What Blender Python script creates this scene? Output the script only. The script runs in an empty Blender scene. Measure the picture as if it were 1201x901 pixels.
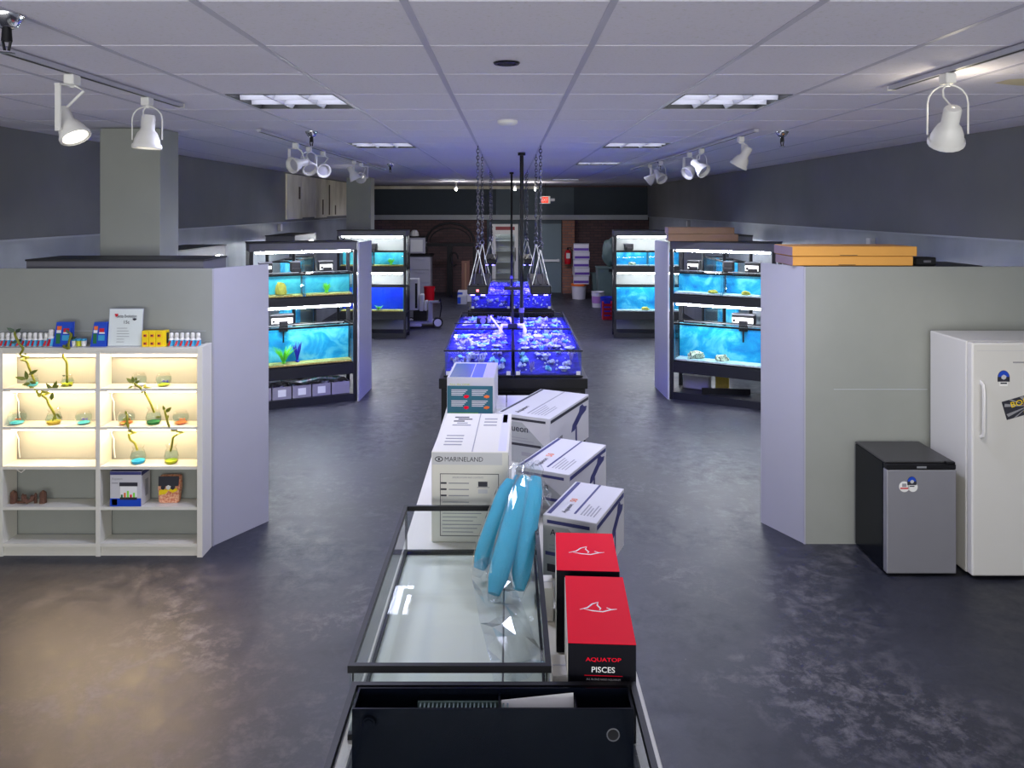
import bpy, bmesh, math, random
from mathutils import Vector, Matrix, Euler
random.seed(7)
sc = bpy.context.scene
COL = sc.collection
R = math.radians

def lin(r, g, b):
    f = lambda c: (c/255/12.92) if c/255 <= 0.04045 else ((c/255+0.055)/1.055)**2.4
    return (f(r), f(g), f(b), 1.0)

# ------------------------------------------------------------------ camera
FPX, VX, VY, HC, CEIL = 894.0, 597.0, 243.5, 2.30, 2.90
cam_d = bpy.data.cameras.new('camera')
cam = bpy.data.objects.new('camera', cam_d); COL.objects.link(cam)
cam.location = (0, 0, HC); cam.rotation_euler = (R(90), 0, 0)
cam_d.sensor_width = 36; cam_d.sensor_fit = 'HORIZONTAL'; cam_d.lens = FPX/1201*36
cam_d.shift_x = (600.5-VX)/1201; cam_d.shift_y = -(450.5-VY)/1201
cam_d.clip_start = 0.05; cam_d.clip_end = 80
sc.camera = cam

# ------------------------------------------------------------------ world, window fill lamp, exposure
W = bpy.data.worlds.new('world'); sc.world = W; W.use_nodes = True
W.node_tree.nodes['Background'].inputs['Color'].default_value = (0.75, 0.82, 1.0, 1)
W.node_tree.nodes['Background'].inputs['Strength'].default_value = 1.0
def area(name, loc, rot, sx, sy, power, col, spread=180):
    d = bpy.data.lights.new(name, 'AREA'); d.shape = 'RECTANGLE'; d.size = sx; d.size_y = sy
    d.energy = power; d.color = col; d.spread = R(spread)
    o = bpy.data.objects.new(name, d); COL.objects.link(o); o.location = loc; o.rotation_euler = rot
    return o
# area lamp added inside the unseen shop window, tilted up to brighten the ceiling
area('window_fill_lamp', (0, -3.38, 1.45), (R(121), 0, 0), 7.0, 2.5, 335, (1.0, 0.975, 0.915))
sc.view_settings.view_transform = 'Standard'; sc.view_settings.look = 'None'
sc.view_settings.exposure = 0.0; sc.view_settings.gamma = 1.0
sc.view_settings.use_curve_mapping = False
TROFFER_W, SPOT_W, BLUE_W = 34.0, 150.0, 44.0
try:
    sc.cycles.use_denoising = True
    sc.cycles.max_bounces = 8; sc.cycles.diffuse_bounces = 5; sc.cycles.transparent_max_bounces = 24
    sc.cycles.caustics_reflective = False; sc.cycles.caustics_refractive = False
    sc.cycles.sample_clamp_indirect = 6.0
except Exception:
    pass

# ------------------------------------------------------------------ materials
MATS = {}
def mat(name, col, rough=0.6, metal=0.0, var=0.06, scale=6.0, bump=0.0, bscale=80.0, emit=None, estr=0.0, spec=0.5, coords='Object'):
    if name in MATS: return MATS[name]
    m = bpy.data.materials.new(name); m.use_nodes = True
    nt = m.node_tree; N = nt.nodes; L = nt.links; p = N['Principled BSDF']
    p.inputs['Roughness'].default_value = rough; p.inputs['Metallic'].default_value = metal
    p.inputs['Specular IOR Level'].default_value = spec
    tc = N.new('ShaderNodeTexCoord')
    if var > 0:
        nz = N.new('ShaderNodeTexNoise'); nz.inputs['Scale'].default_value = scale; nz.inputs['Detail'].default_value = 4
        L.new(tc.outputs[coords], nz.inputs['Vector'])
        mx = N.new('ShaderNodeMix'); mx.data_type = 'RGBA'
        mx.inputs['A'].default_value = tuple(c*(1-var) for c in col[:3])+(1,)
        mx.inputs['B'].default_value = tuple(min(1, c*(1+var)) for c in col[:3])+(1,)
        L.new(nz.outputs['Fac'], mx.inputs['Factor']); L.new(mx.outputs['Result'], p.inputs['Base Color'])
    else:
        p.inputs['Base Color'].default_value = col
    if bump > 0:
        nb = N.new('ShaderNodeTexNoise'); nb.inputs['Scale'].default_value = bscale; nb.inputs['Detail'].default_value = 3
        L.new(tc.outputs[coords], nb.inputs['Vector'])
        bp = N.new('ShaderNodeBump'); bp.inputs['Strength'].default_value = bump; bp.inputs['Distance'].default_value = 0.01
        L.new(nb.outputs['Fac'], bp.inputs['Height']); L.new(bp.outputs['Normal'], p.inputs['Normal'])
    if emit:
        p.inputs['Emission Color'].default_value = emit; p.inputs['Emission Strength'].default_value = estr
    MATS[name] = m
    return m

def clear_mat(name, tint, gloss=0.06, rough=0.02, haze=0.0, hcol=(1, 1, 1, 1)):
    if name in MATS: return MATS[name]
    m = bpy.data.materials.new(name); m.use_nodes = True
    nt = m.node_tree; N = nt.nodes; L = nt.links
    N.remove(N['Principled BSDF']); out = N['Material Output']
    t = N.new('ShaderNodeBsdfTransparent'); t.inputs['Color'].default_value = tint
    g = N.new('ShaderNodeBsdfGlossy'); g.inputs['Roughness'].default_value = rough
    fr = N.new('ShaderNodeFresnel'); fr.inputs['IOR'].default_value = 1.33
    mt = N.new('ShaderNodeMath'); mt.operation = 'MULTIPLY'; mt.inputs[1].default_value = gloss/0.06
    ge = N.new('ShaderNodeNewGeometry'); sb = N.new('ShaderNodeMath'); sb.operation = 'SUBTRACT'; sb.inputs[0].default_value = 1.0
    L.new(ge.outputs['Backfacing'], sb.inputs[1]); m3 = N.new('ShaderNodeMath'); m3.operation = 'MULTIPLY'; m3.use_clamp = True
    L.new(fr.outputs[0], mt.inputs[0]); L.new(mt.outputs[0], m3.inputs[0]); L.new(sb.outputs[0], m3.inputs[1])
    mx = N.new('ShaderNodeMixShader'); L.new(m3.outputs[0], mx.inputs['Fac']); L.new(t.outputs[0], mx.inputs[1]); L.new(g.outputs[0], mx.inputs[2])
    last = mx
    if haze > 0:
        d = N.new('ShaderNodeBsdfDiffuse'); d.inputs['Color'].default_value = hcol
        m2 = N.new('ShaderNodeMixShader'); m2.inputs['Fac'].default_value = haze
        L.new(mx.outputs[0], m2.inputs[1]); L.new(d.outputs[0], m2.inputs[2]); last = m2
    L.new(last.outputs[0], out.inputs['Surface'])
    MATS[name] = m
    return m

def ramp_mat(name, stops, scale, rough=0.6, detail=6, distort=0.0, stretch=(1, 1, 1), rvar=None, bump=0.0, spec=0.5, musgrave=0.55, rnd=False):
    if name in MATS: return MATS[name]
    m = bpy.data.materials.new(name); m.use_nodes = True
    nt = m.node_tree; N = nt.nodes; L = nt.links; p = N['Principled BSDF']
    p.inputs['Specular IOR Level'].default_value = spec
    tc = N.new('ShaderNodeTexCoord'); mp = N.new('ShaderNodeMapping'); mp.inputs['Scale'].default_value = stretch
    L.new(tc.outputs['Object'], mp.inputs['Vector'])
    if rnd:
        oi = N.new('ShaderNodeObjectInfo'); mu = N.new('ShaderNodeMath'); mu.operation = 'MULTIPLY'; mu.inputs[1].default_value = 57.0
        L.new(oi.outputs['Random'], mu.inputs[0]); L.new(mu.outputs[0], mp.inputs['Location'])
    nz = N.new('ShaderNodeTexNoise'); nz.inputs['Scale'].default_value = scale; nz.inputs['Detail'].default_value = detail
    nz.inputs['Roughness'].default_value = musgrave; nz.inputs['Distortion'].default_value = distort
    L.new(mp.outputs[0], nz.inputs['Vector'])
    cr = N.new('ShaderNodeValToRGB'); e = cr.color_ramp.elements
    e[0].position, e[0].color = stops[0]; e[1].position, e[1].color = stops[-1]
    for pos, c in stops[1:-1]:
        x = e.new(pos); x.color = c
    L.new(nz.outputs['Fac'], cr.inputs['Fac']); L.new(cr.outputs['Color'], p.inputs['Base Color'])
    if rvar:
        mr = N.new('ShaderNodeMapRange'); mr.inputs['From Min'].default_value = 0.3; mr.inputs['From Max'].default_value = 0.7
        mr.inputs['To Min'].default_value = rvar[0]; mr.inputs['To Max'].default_value = rvar[1]
        L.new(nz.outputs['Fac'], mr.inputs['Value']); L.new(mr.outputs[0], p.inputs['Roughness'])
    else:
        p.inputs['Roughness'].default_value = rough
    if bump > 0:
        bp = N.new('ShaderNodeBump'); bp.inputs['Strength'].default_value = bump; bp.inputs['Distance'].default_value = 0.01
        L.new(nz.outputs['Fac'], bp.inputs['Height']); L.new(bp.outputs['Normal'], p.inputs['Normal'])
    MATS[name] = m
    return m

def brick_mat(name, c1, c2, mortar):
    m = bpy.data.materials.new(name); m.use_nodes = True
    nt = m.node_tree; N = nt.nodes; L = nt.links; p = N['Principled BSDF']
    tc = N.new('ShaderNodeTexCoord'); mp = N.new('ShaderNodeMapping'); mp.inputs['Rotation'].default_value = (R(90), 0, 0)
    L.new(tc.outputs['Object'], mp.inputs['Vector'])
    b = N.new('ShaderNodeTexBrick'); b.inputs['Color1'].default_value = c1; b.inputs['Color2'].default_value = c2
    b.inputs['Mortar'].default_value = mortar; b.inputs['Scale'].default_value = 1.0
    b.inputs['Brick Width'].default_value = 0.21; b.inputs['Row Height'].default_value = 0.075; b.inputs['Mortar Size'].default_value = 0.008
    L.new(mp.outputs[0], b.inputs['Vector']); L.new(b.outputs['Color'], p.inputs['Base Color'])
    p.inputs['Roughness'].default_value = 0.85
    MATS[name] = m
    return m

def glow(name, col, strength):
    return mat(name, (0.9, 0.9, 0.9, 1), 0.5, var=0, emit=col, estr=strength)

FLOOR = None
def floor_mat():
    m = bpy.data.materials.new('painted_concrete'); m.use_nodes = True
    nt = m.node_tree; N = nt.nodes; L = nt.links; p = N['Principled BSDF']
    tc = N.new('ShaderNodeTexCoord')
    def nz(scale, detail, rough, dist=0.0):
        n = N.new('ShaderNodeTexNoise'); n.inputs['Scale'].default_value = scale; n.inputs['Detail'].default_value = detail
        n.inputs['Roughness'].default_value = rough; n.inputs['Distortion'].default_value = dist
        L.new(tc.outputs['Object'], n.inputs['Vector']); return n
    def mr(src, a, b, c, d):
        x = N.new('ShaderNodeMapRange'); x.inputs['From Min'].default_value = a; x.inputs['From Max'].default_value = b
        x.inputs['To Min'].default_value = c; x.inputs['To Max'].default_value = d; L.new(src, x.inputs['Value']); return x.outputs[0]
    n1 = nz(0.8, 5, 0.6); n2 = nz(9.0, 10, 0.74, 0.25); n3 = nz(0.9, 3, 0.5, 0.3); n4 = nz(45, 2, 0.5)
    base = N.new('ShaderNodeMix'); base.data_type = 'RGBA'
    base.inputs['A'].default_value = lin(30, 32, 42); base.inputs['B'].default_value = lin(44, 46, 57)
    L.new(mr(n1.outputs['Fac'], 0.3, 0.7, 0, 1), base.inputs['Factor'])
    scuff = N.new('ShaderNodeMath'); scuff.operation = 'MULTIPLY'
    L.new(mr(n2.outputs['Fac'], 0.47, 0.66, 0, 1), scuff.inputs[0]); L.new(mr(n3.outputs['Fac'], 0.44, 0.64, 0, 0.75), scuff.inputs[1])
    worn = N.new('ShaderNodeMix'); worn.data_type = 'RGBA'; worn.inputs['B'].default_value = lin(112, 110, 114)
    L.new(base.outputs['Result'], worn.inputs['A']); L.new(scuff.outputs[0], worn.inputs['Factor'])
    spk = N.new('ShaderNodeMix'); spk.data_type = 'RGBA'; spk.inputs['B'].default_value = lin(150, 150, 150)
    L.new(worn.outputs['Result'], spk.inputs['A']); L.new(mr(n4.outputs['Fac'], 0.78, 0.82, 0, 1), spk.inputs['Factor'])
    L.new(spk.outputs['Result'], p.inputs['Base Color'])
    L.new(mr(n2.outputs['Fac'], 0.3, 0.7, 0.34, 0.6), p.inputs['Roughness'])
    bp = N.new('ShaderNodeBump'); bp.inputs['Strength'].default_value = 0.12; bp.inputs['Distance'].default_value = 0.01
    L.new(n2.outputs['Fac'], bp.inputs['Height']); L.new(bp.outputs['Normal'], p.inputs['Normal'])
    return m

M = dict(
    floor=floor_mat(),
    tile=ramp_mat('ceiling_tile', [(0.0, lin(150, 146, 152)), (0.32, lin(214, 212, 220)), (0.42, lin(222, 219, 234)), (1.0, lin(226, 223, 238))], 70, 0.9, 3, 0.3, bump=0.12, rnd=True),
    tbar=mat('ceiling_grid_metal', lin(186, 184, 204), 0.5, var=0.03),
    wall_dark=ramp_mat('dark_gray_wall', [(0.3, lin(108, 109, 112)), (0.7, lin(122, 123, 126))], 0.8, 0.75),
    wall_low=ramp_mat('gloss_gray_wall', [(0.3, lin(140, 146, 156)), (0.7, lin(170, 176, 186))], 1.3, 0.42, distort=0.6),
    part=ramp_mat('gray_partition_paint', [(0.3, lin(142, 146, 140)), (0.7, lin(152, 155, 149))], 1.5, 0.6),
    black_wall=mat('black_wall', lin(60, 69, 78), 0.8),
    teal_wall=mat('teal_gray_wall', lin(84, 96, 106), 0.7),
    trim=mat('gray_trim', lin(176, 181, 188), 0.6),
    brick_dark=brick_mat('dark_maroon_brick', lin(104, 80, 80), lin(88, 70, 72), lin(72, 64, 68)),
    brick=brick_mat('brown_brick', lin(170, 116, 94), lin(146, 100, 86), lin(112, 104, 100)),
    beige=ramp_mat('stained_beige_board', [(0.3, lin(190, 182, 160)), (0.6, lin(232, 226, 206))], 2.0, 0.7, stretch=(1, 1, 0.5)),
    stain=mat('brown_stain', lin(84, 70, 50), 0.8),
    yellowed=mat('yellowed_stain', lin(212, 200, 168), 0.9, var=0.1),
    white=mat('white_paint', lin(228, 227, 224), 0.45, var=0.02),
    laminate=mat('white_laminate', lin(220, 218, 208), 0.35, var=0.02),
    fridge=mat('white_enamel', lin(212, 211, 208), 0.3, var=0.02),
    steel=mat('gray_steel', lin(150, 150, 158), 0.38, 0.4, var=0.03),
    chrome=mat('chrome', lin(220, 220, 225), 0.15, 1.0, var=0),
    chain=mat('dark_chain_steel', lin(92, 92, 104), 0.3, 0.8, var=0.2, scale=90),
    alu=mat('aluminium', lin(190, 192, 198), 0.35, 0.8, var=0.03),
    black=mat('black_plastic', lin(15, 15, 20), 0.45, var=0.1, spec=0.3),
    black_gloss=mat('black_acrylic', lin(8, 12, 22), 0.2, var=0.05, spec=0.18),
    rack=mat('black_steel', lin(26, 27, 34), 0.5, var=0.1),
    rack_gray=mat('dark_gray_hood', lin(96, 96, 104), 0.5, var=0.05),
    panel=mat('pale_gray_panel', lin(166, 166, 180), 0.55, var=0.03),
    rack_back=mat('pale_rack_back', lin(128, 133, 133), 0.6, var=0.03),
    white_panel=mat('white_plastic_panel', lin(235, 236, 236), 0.5, var=0.02),
    glass=clear_mat('clear_glass', (0.965, 0.985, 0.98, 1), 0.06),
    glass_green=clear_mat('green_edge_glass', (0.955, 0.985, 0.97, 1), 0.05),
    bowl_glass=clear_mat('bowl_glass', (0.94, 0.93, 0.90, 1), 0.14, 0.04),
    water=clear_mat('clear_water', (0.84, 0.95, 0.98, 1), 0.05),
    water_blue=clear_mat('blue_lit_water', (0.86, 0.92, 1.0, 1), 0.006),
    plastic_bag=clear_mat('clear_plastic_film', (0.95, 0.97, 0.98, 1), 0.22, 0.12, 0.03),
    bg_cyan=ramp_mat('aquarium_backdrop_cyan', [(0.3, lin(20, 130, 205)), (0.5, lin(45, 180, 228)), (0.62, lin(130, 220, 240)), (0.8, lin(175, 230, 242))], 4.0, 0.6, 5, 1.0, rnd=True),
    bg_teal=ramp_mat('aquarium_backdrop_teal', [(0.3, lin(50, 160, 195)), (0.6, lin(100, 210, 222)), (0.8, lin(160, 228, 232))], 5.0, 0.6, 5, 0.8, rnd=True),
    bg_blue=ramp_mat('aquarium_backdrop_deep_blue', [(0.3, lin(10, 40, 215)), (0.7, lin(20, 70, 240))], 3.0, 0.6),
    gravel=ramp_mat('yellow_gravel', [(0.35, lin(170, 130, 50)), (0.6, lin(225, 195, 120))], 90, 0.9),
    sand=ramp_mat('white_sand', [(0.3, lin(190, 190, 196)), (0.7, lin(240, 240, 240))], 30, 0.9),
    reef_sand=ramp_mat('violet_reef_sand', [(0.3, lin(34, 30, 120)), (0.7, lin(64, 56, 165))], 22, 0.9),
    coral_a=ramp_mat('pale_coral', [(0.35, lin(150, 130, 190)), (0.6, lin(235, 240, 250))], 30, 0.8, rnd=True),
    coral_b=ramp_mat('cyan_coral', [(0.35, lin(60, 160, 200)), (0.6, lin(190, 250, 250))], 24, 0.8, rnd=True),
    coral_c=ramp_mat('dark_coral', [(0.35, lin(70, 50, 120)), (0.6, lin(170, 150, 215))], 24, 0.8, rnd=True),
    plant_green=mat('bright_green_plant', lin(130, 225, 60), 0.5, var=0.2, scale=20),
    plant_purple=mat('purple_plant', lin(60, 50, 190), 0.5, var=0.2, scale=20),
    orn_yellow=mat('yellow_ornament', lin(205, 180, 70), 0.7, var=0.3, scale=30),
    orn_white=ramp_mat('striped_ornament', [(0.42, lin(90, 90, 90)), (0.5, lin(225, 220, 190))], 30, 0.7, stretch=(3, 1, 1)),
    filter_white=mat('white_filter_label', lin(225, 225, 222), 0.4, var=0.03),
    bamboo=mat('bamboo_green', lin(128, 132, 36), 0.5, var=0.25, scale=30),
    leaf=mat('bamboo_leaf', lin(98, 112, 34), 0.5, var=0.3, scale=30),
    leaf_dark=mat('dark_leaf', lin(62, 84, 62), 0.5, var=0.3, scale=30),
    teal=mat('teal_print', lin(24, 96, 112), 0.45, var=0.06),
    navy=mat('navy_print', lin(52, 54, 110), 0.5, var=0.05),
    ink=mat('dark_ink', lin(40, 40, 52), 0.6, var=0.05),
    ink_soft=mat('gray_ink', lin(150, 150, 156), 0.6, var=0.05),
    graypaper=mat('light_gray_print', lin(196, 196, 200), 0.6, var=0.04),
    carton=mat('white_carton', lin(200, 199, 203), 0.6, var=0.025),
    carton_cream=mat('cream_carton', lin(216, 213, 204), 0.6, var=0.03),
    red=mat('red_print', lin(238, 0, 42), 0.6, var=0.02, spec=0.12),
    red_plastic=mat('red_plastic', lin(200, 14, 36), 0.35, var=0.05),
    black_print=mat('black_print', lin(10, 10, 20), 0.5, var=0.05, spec=0.15),
    kraft=mat('brown_cardboard', lin(150, 118, 92), 0.75, var=0.06, scale=12),
    kraft_orange=mat('orange_cardboard', lin(218, 158, 74), 0.7, var=0.05, scale=8),
    kraft_shade=mat('shaded_cardboard_end', lin(140, 118, 132), 0.75, var=0.06),
    yellow=mat('yellow_print', lin(246, 212, 10), 0.45, var=0.03),
    blue_print=mat('blue_print', lin(20, 70, 190), 0.4, var=0.08),
    sky_print=mat('sky_print', lin(60, 160, 205), 0.4, var=0.08),
    orange=mat('orange_print', lin(235, 112, 40), 0.5, var=0.06),
    green_print=mat('green_print', lin(30, 110, 60), 0.5, var=0.1),
    lime=mat('lime_print', lin(190, 200, 40), 0.5, var=0.05),
    foam=mat('blue_filter_foam', lin(42, 172, 206), 0.75, var=0.1, scale=25, bump=0.35, bscale=160),
    stone=mat('brown_stone', lin(104, 72, 58), 0.85, var=0.3, scale=60, bump=0.6, bscale=120),
    paper=mat('white_paper', lin(236, 236, 236), 0.7, var=0.02),
    graybag=mat('gray_bin_board', lin(150, 146, 158), 0.75, var=0.06),
    gravelbag=ramp_mat('printed_plastic_sack', [(0.35, lin(120, 110, 90)), (0.5, lin(205, 205, 200)), (0.62, lin(90, 165, 140)), (0.7, lin(225, 222, 225))], 9, 0.35, 4, 0.6),
    pinkgravel=ramp_mat('pink_gravel', [(0.35, lin(200, 90, 60)), (0.6, lin(240, 190, 150))], 70, 0.6),
    bucket_white=mat('white_bucket_plastic', lin(214, 210, 220), 0.4, var=0.04),
    bucket_blue=mat('blue_bucket_plastic', lin(40, 60, 215), 0.4, var=0.06),
    purple=mat('purple_print', lin(96, 56, 160), 0.5, var=0.1),
    graygreen=mat('gray_green_plastic', lin(88, 108, 106), 0.5, var=0.12),
    lilac_gray=mat('lilac_gray_plastic', lin(176, 176, 190), 0.45, var=0.05),
    door=mat('slate_door', lin(122, 142, 152), 0.5, var=0.04),
    tube_day=glow('daylight_tube', (0.93, 0.96, 1.0, 1), 26.0),
    tube_back=glow('rack_tube_white', (0.95, 0.97, 1.0, 1), 85.0),
    tube_warm=glow('warm_led_strip', (1.0, 0.72, 0.42, 1), 105.0),
    tube_blue=glow('actinic_tube', (0.12, 0.10, 1.0, 1), 14.0),
    troffer=glow('troffer_lamp', (0.86, 0.90, 1.0, 1), 5.0),
    bulb=glow('spot_bulb', (1.0, 0.9, 0.7, 1), 7.0),
    bulb_far=glow('far_bulb', (1.0, 0.93, 0.8, 1), 22.0),
    exit=mat('exit_red', lin(200, 20, 14), 0.5, var=0.02, emit=(1.0, 0.08, 0.03, 1), estr=0.8),
    cooler_in=glow('cooler_lamp', (0.75, 0.9, 1.0, 1), 1.6),
    indicator=glow('red_indicator', (1.0, 0.05, 0.05, 1), 3.0),
)

# ------------------------------------------------------------------ mesh helpers
class MB:
    def __init__(self): self.bm = bmesh.new()
    def box(self, x0, x1, y0, y1, z0, z1, bev=0.0, seg=1):
        r = bmesh.ops.create_cube(self.bm, size=1.0)
        vs = r['verts']
        for v in vs:
            v.co = Vector(((x0+x1)/2+v.co.x*(x1-x0), (y0+y1)/2+v.co.y*(y1-y0), (z0+z1)/2+v.co.z*(z1-z0)))
        if bev > 0:
            es = list({e for v in vs for e in v.link_edges})
            bmesh.ops.bevel(self.bm, geom=es, offset=bev, segments=seg, affect='EDGES', profile=0.5)
        return self
    def obox(self, c, s, rot):
        r = bmesh.ops.create_cube(self.bm, size=1.0)
        m = Matrix.Translation(Vector(c)) @ (rot.to_matrix().to_4x4() if isinstance(rot, Euler) else rot.to_4x4()) @ Matrix.Diagonal((s[0], s[1], s[2], 1))
        for v in r['verts']: v.co = m @ v.co
        return self
    def cyl(self, p0, p1, r0, r1=None, n=14):
        p0, p1 = Vector(p0), Vector(p1); d = p1-p0
        r = bmesh.ops.create_cone(self.bm, cap_ends=True, segments=n, radius1=r0, radius2=(r0 if r1 is None else r1), depth=d.length)
        m = Matrix.Translation((p0+p1)/2) @ d.to_track_quat('Z', 'Y').to_matrix().to_4x4()
        for v in r['verts']: v.co = m @ v.co
        return self
    def tube(self, pts, r, n=8, sy=1.0, closed=False, up=Vector((0, 0, 1))):
        pts = [Vector(p) for p in pts]; rings = []; k = len(pts); u = None
        for i, p in enumerate(pts):
            a = pts[(i-1) % k] if (closed or i > 0) else p
            b = pts[(i+1) % k] if (closed or i < k-1) else p
            t = (b-a).normalized()
            if u is None:
                u = up - t*up.dot(t)
                if u.length < 1e-3: u = Vector((1, 0, 0)) - t*t.x
            else: u = u - t*u.dot(t)
            u.normalize(); w = t.cross(u)
            rr = r[i] if isinstance(r, (list, tuple)) else r
            rings.append([self.bm.verts.new(p + w*math.cos(2*math.pi*j/n)*rr + u*math.sin(2*math.pi*j/n)*rr*sy) for j in range(n)])
        for i in range(k if closed else k-1):
            A, B = rings[i], rings[(i+1) % k]
            for j in range(n): self.bm.faces.new((A[j], A[(j+1) % n], B[(j+1) % n], B[j]))
        if not closed:
            self.bm.faces.new(rings[0][::-1]); self.bm.faces.new(rings[-1])
        return self
    def lathe(self, prof, n=18, c=(0, 0, 0), m=None, cap=True):
        c = Vector(c); rings = []
        for rr, z in prof:
            ring = []
            for j in range(n):
                v = Vector((math.cos(2*math.pi*j/n)*rr, math.sin(2*math.pi*j/n)*rr, z))
                if m is not None: v = m @ v
                ring.append(self.bm.verts.new(v+c))
            rings.append(ring)
        for A, B in zip(rings, rings[1:]):
            for j in range(n): self.bm.faces.new((A[j], A[(j+1) % n], B[(j+1) % n], B[j]))
        if cap:
            self.bm.faces.new(rings[0][::-1]); self.bm.faces.new(rings[-1])
        return self
    def blob(self, c, s, sub=2, amp=0.12, seed=0):
        rng = random.Random(seed)
        r = bmesh.ops.create_icosphere(self.bm, subdivisions=sub, radius=1.0)
        for v in r['verts']:
            k = 1+rng.uniform(-amp, amp)
            v.co = Vector((c[0]+v.co.x*s[0]*k, c[1]+v.co.y*s[1]*k, c[2]+v.co.z*s[2]*k))
        return self
    def poly(self, pts, ext):
        """prism: planar outline pushed along ext"""
        a = [self.bm.verts.new(Vector(p)) for p in pts]; b = [self.bm.verts.new(Vector(p)+Vector(ext)) for p in pts]
        n = len(pts)
        self.bm.faces.new(a[::-1]); self.bm.faces.new(b)
        for i in range(n): self.bm.faces.new((a[i], a[(i+1) % n], b[(i+1) % n], b[i]))
        return self
    def mesh(self, name, m, smooth=False):
        bmesh.ops.recalc_face_normals(self.bm, faces=self.bm.faces[:])
        me = bpy.data.meshes.new(name); self.bm.to_mesh(me); self.bm.free()
        me.materials.append(m)
        if smooth:
            for p in me.polygons: p.use_smooth = True
            try: me.set_sharp_from_angle(angle=R(40))
            except Exception: pass
        return me
    def build(self, name, m, parent=None, smooth=False, loc=None, rotz=None):
        o = link(name, self.mesh(name, m, smooth), parent)
        if loc is not None: o.location = loc
        if rotz is not None: o.rotation_euler = (0, 0, rotz)
        return o

def link(name, me, parent=None):
    o = bpy.data.objects.new(name, me); COL.objects.link(o)
    if parent is not None: o.parent = parent
    return o
CACHE = {}
def part(name, key, fn, m, parent, loc=(0, 0, 0), rotz=0.0, smooth=False):
    """mesh shared between alike pieces"""
    k = (name, key, m.name)
    if k not in CACHE:
        b = MB(); fn(b); CACHE[k] = b.mesh(name, m, smooth)
    o = link(name, CACHE[k], parent); o.location = loc; o.rotation_euler = (0, 0, rotz)
    return o
def bx(name, dims, m, parent=None, bev=0.0, seg=1):
    b = MB(); b.box(*dims, bev=bev, seg=seg); return b.build(name, m, parent)
def tag(o, label, cat, group=None):
    o['label'] = label; o['category'] = cat
    if group: o['group'] = group
    return o
def thing(name, label, cat, loc=(0, 0, 0), rotz=0.0, group=None):
    o = bpy.data.objects.new(name, None); COL.objects.link(o); o.empty_display_size = 0.1
    o.location = loc; o.rotation_euler = (0, 0, rotz)
    return tag(o, label, cat, group)
def struct(o, label=None):
    o['kind'] = 'structure'
    if label: o['label'] = label
    return o
def text(name, s, m, parent, width, loc, rot=(R(90), 0, 0), height=None, extrude=0.0006, align='LEFT', shear=0.0):
    cu = bpy.data.curves.new(name, 'FONT'); cu.body = s; cu.size = 1.0; cu.align_x = align; cu.shear = shear; cu.resolution_u = 3
    cu.offset = 0.0 if 'M' in s else 0.005
    t = bpy.data.objects.new(name, cu); me = bpy.data.meshes.new_from_object(t)
    bpy.data.objects.remove(t); bpy.data.curves.remove(cu)
    xs = [v.co.x for v in me.vertices]; ys = [v.co.y for v in me.vertices]
    w = max(xs)-min(xs); h = max(ys)-min(ys); sx = width/w; sy = (height/h) if height else sx
    for v in me.vertices: v.co = Vector((v.co.x*sx, v.co.y*sy, extrude))
    me.materials.clear(); me.materials.append(m)
    o = link(name, me, parent); o.location = loc; o.rotation_euler = rot
    return o
def X_at(px, Y): return (px-VX)*Y/FPX
def Z_at(py, Y): return HC-(py-VY)*Y/FPX

# ================================================================== SETTING
YB, YF, XW = 20.7, -3.5, 3.8
fl = bx('floor', (-XW-0.15, XW+0.15, YF-0.15, YB+0.15, -0.1, 0.0), M['floor']); struct(fl, 'dark blue-gray painted concrete floor with scuffed worn patches')
# ---- ceiling grid and tiles
TS = 0.6096
xe = [-XW]+[TS*(k+0.5) for k in range(-6, 6)]+[XW]
ye = [YF]+[2.21+TS*k for k in range(-9, 31) if YF+0.05 < 2.21+TS*k < YB-0.05]+[YB]
g = MB()
for x in xe[1:-1]: g.box(x-0.012, x+0.012, YF, YB, CEIL-0.002, CEIL+0.03)
for y in ye[1:-1]:
    for a, b in zip(xe, xe[1:]): g.box(a+0.012, b-0.012, y-0.012, y+0.012, CEIL+0.004, CEIL+0.03)
ceiling = struct(g.build('ceiling', M['tbar']), 'suspended ceiling grid of white metal bars')
bx('deck', (-XW-0.15, XW+0.15, YF-0.15, YB+0.15, CEIL+0.25, CEIL+0.33), M['black_wall'], ceiling)
def row_i(y): return min(range(len(ye)), key=lambda i: abs(ye[i]-y))
def col_i(x): return min(range(len(xe)), key=lambda i: abs(xe[i]-x))
holes = set()
TROFF = [(-1, 3), (1, 3), (-1, 8), (1, 8), (1, 13), (-1, 23), (1, 23)]
for s, k in TROFF:
    holes.add((col_i(-1.524 if s < 0 else 0.9144), row_i(2.21+TS*k)))
farm = MB(); cnt = 0
for i in range(len(xe)-1):
    for j in range(len(ye)-1):
        if (i, j) in holes: continue
        w, d = xe[i+1]-xe[i]-0.006, ye[j+1]-ye[j]-0.011
        cx, cy = (xe[i]+xe[i+1])/2, (ye[j]+ye[j+1])/2
        if 1.0 < cy < 11.0:
            o = part('ceiling_tile', (round(w, 3), round(d, 3)), lambda b: b.box(-w/2, w/2, -d/2, d/2, -0.0165, -0.0005), M['tile'], ceiling, (cx, cy, CEIL+0.0165+random.uniform(-0.0004, 0.0004)))
        else:
            farm.box(cx-w/2, cx+w/2, cy-d/2, cy+d/2, CEIL, CEIL+0.016)
o = farm.build('far_ceiling_tiles', M['tile'], ceiling); o['kind'] = 'stuff'
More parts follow.
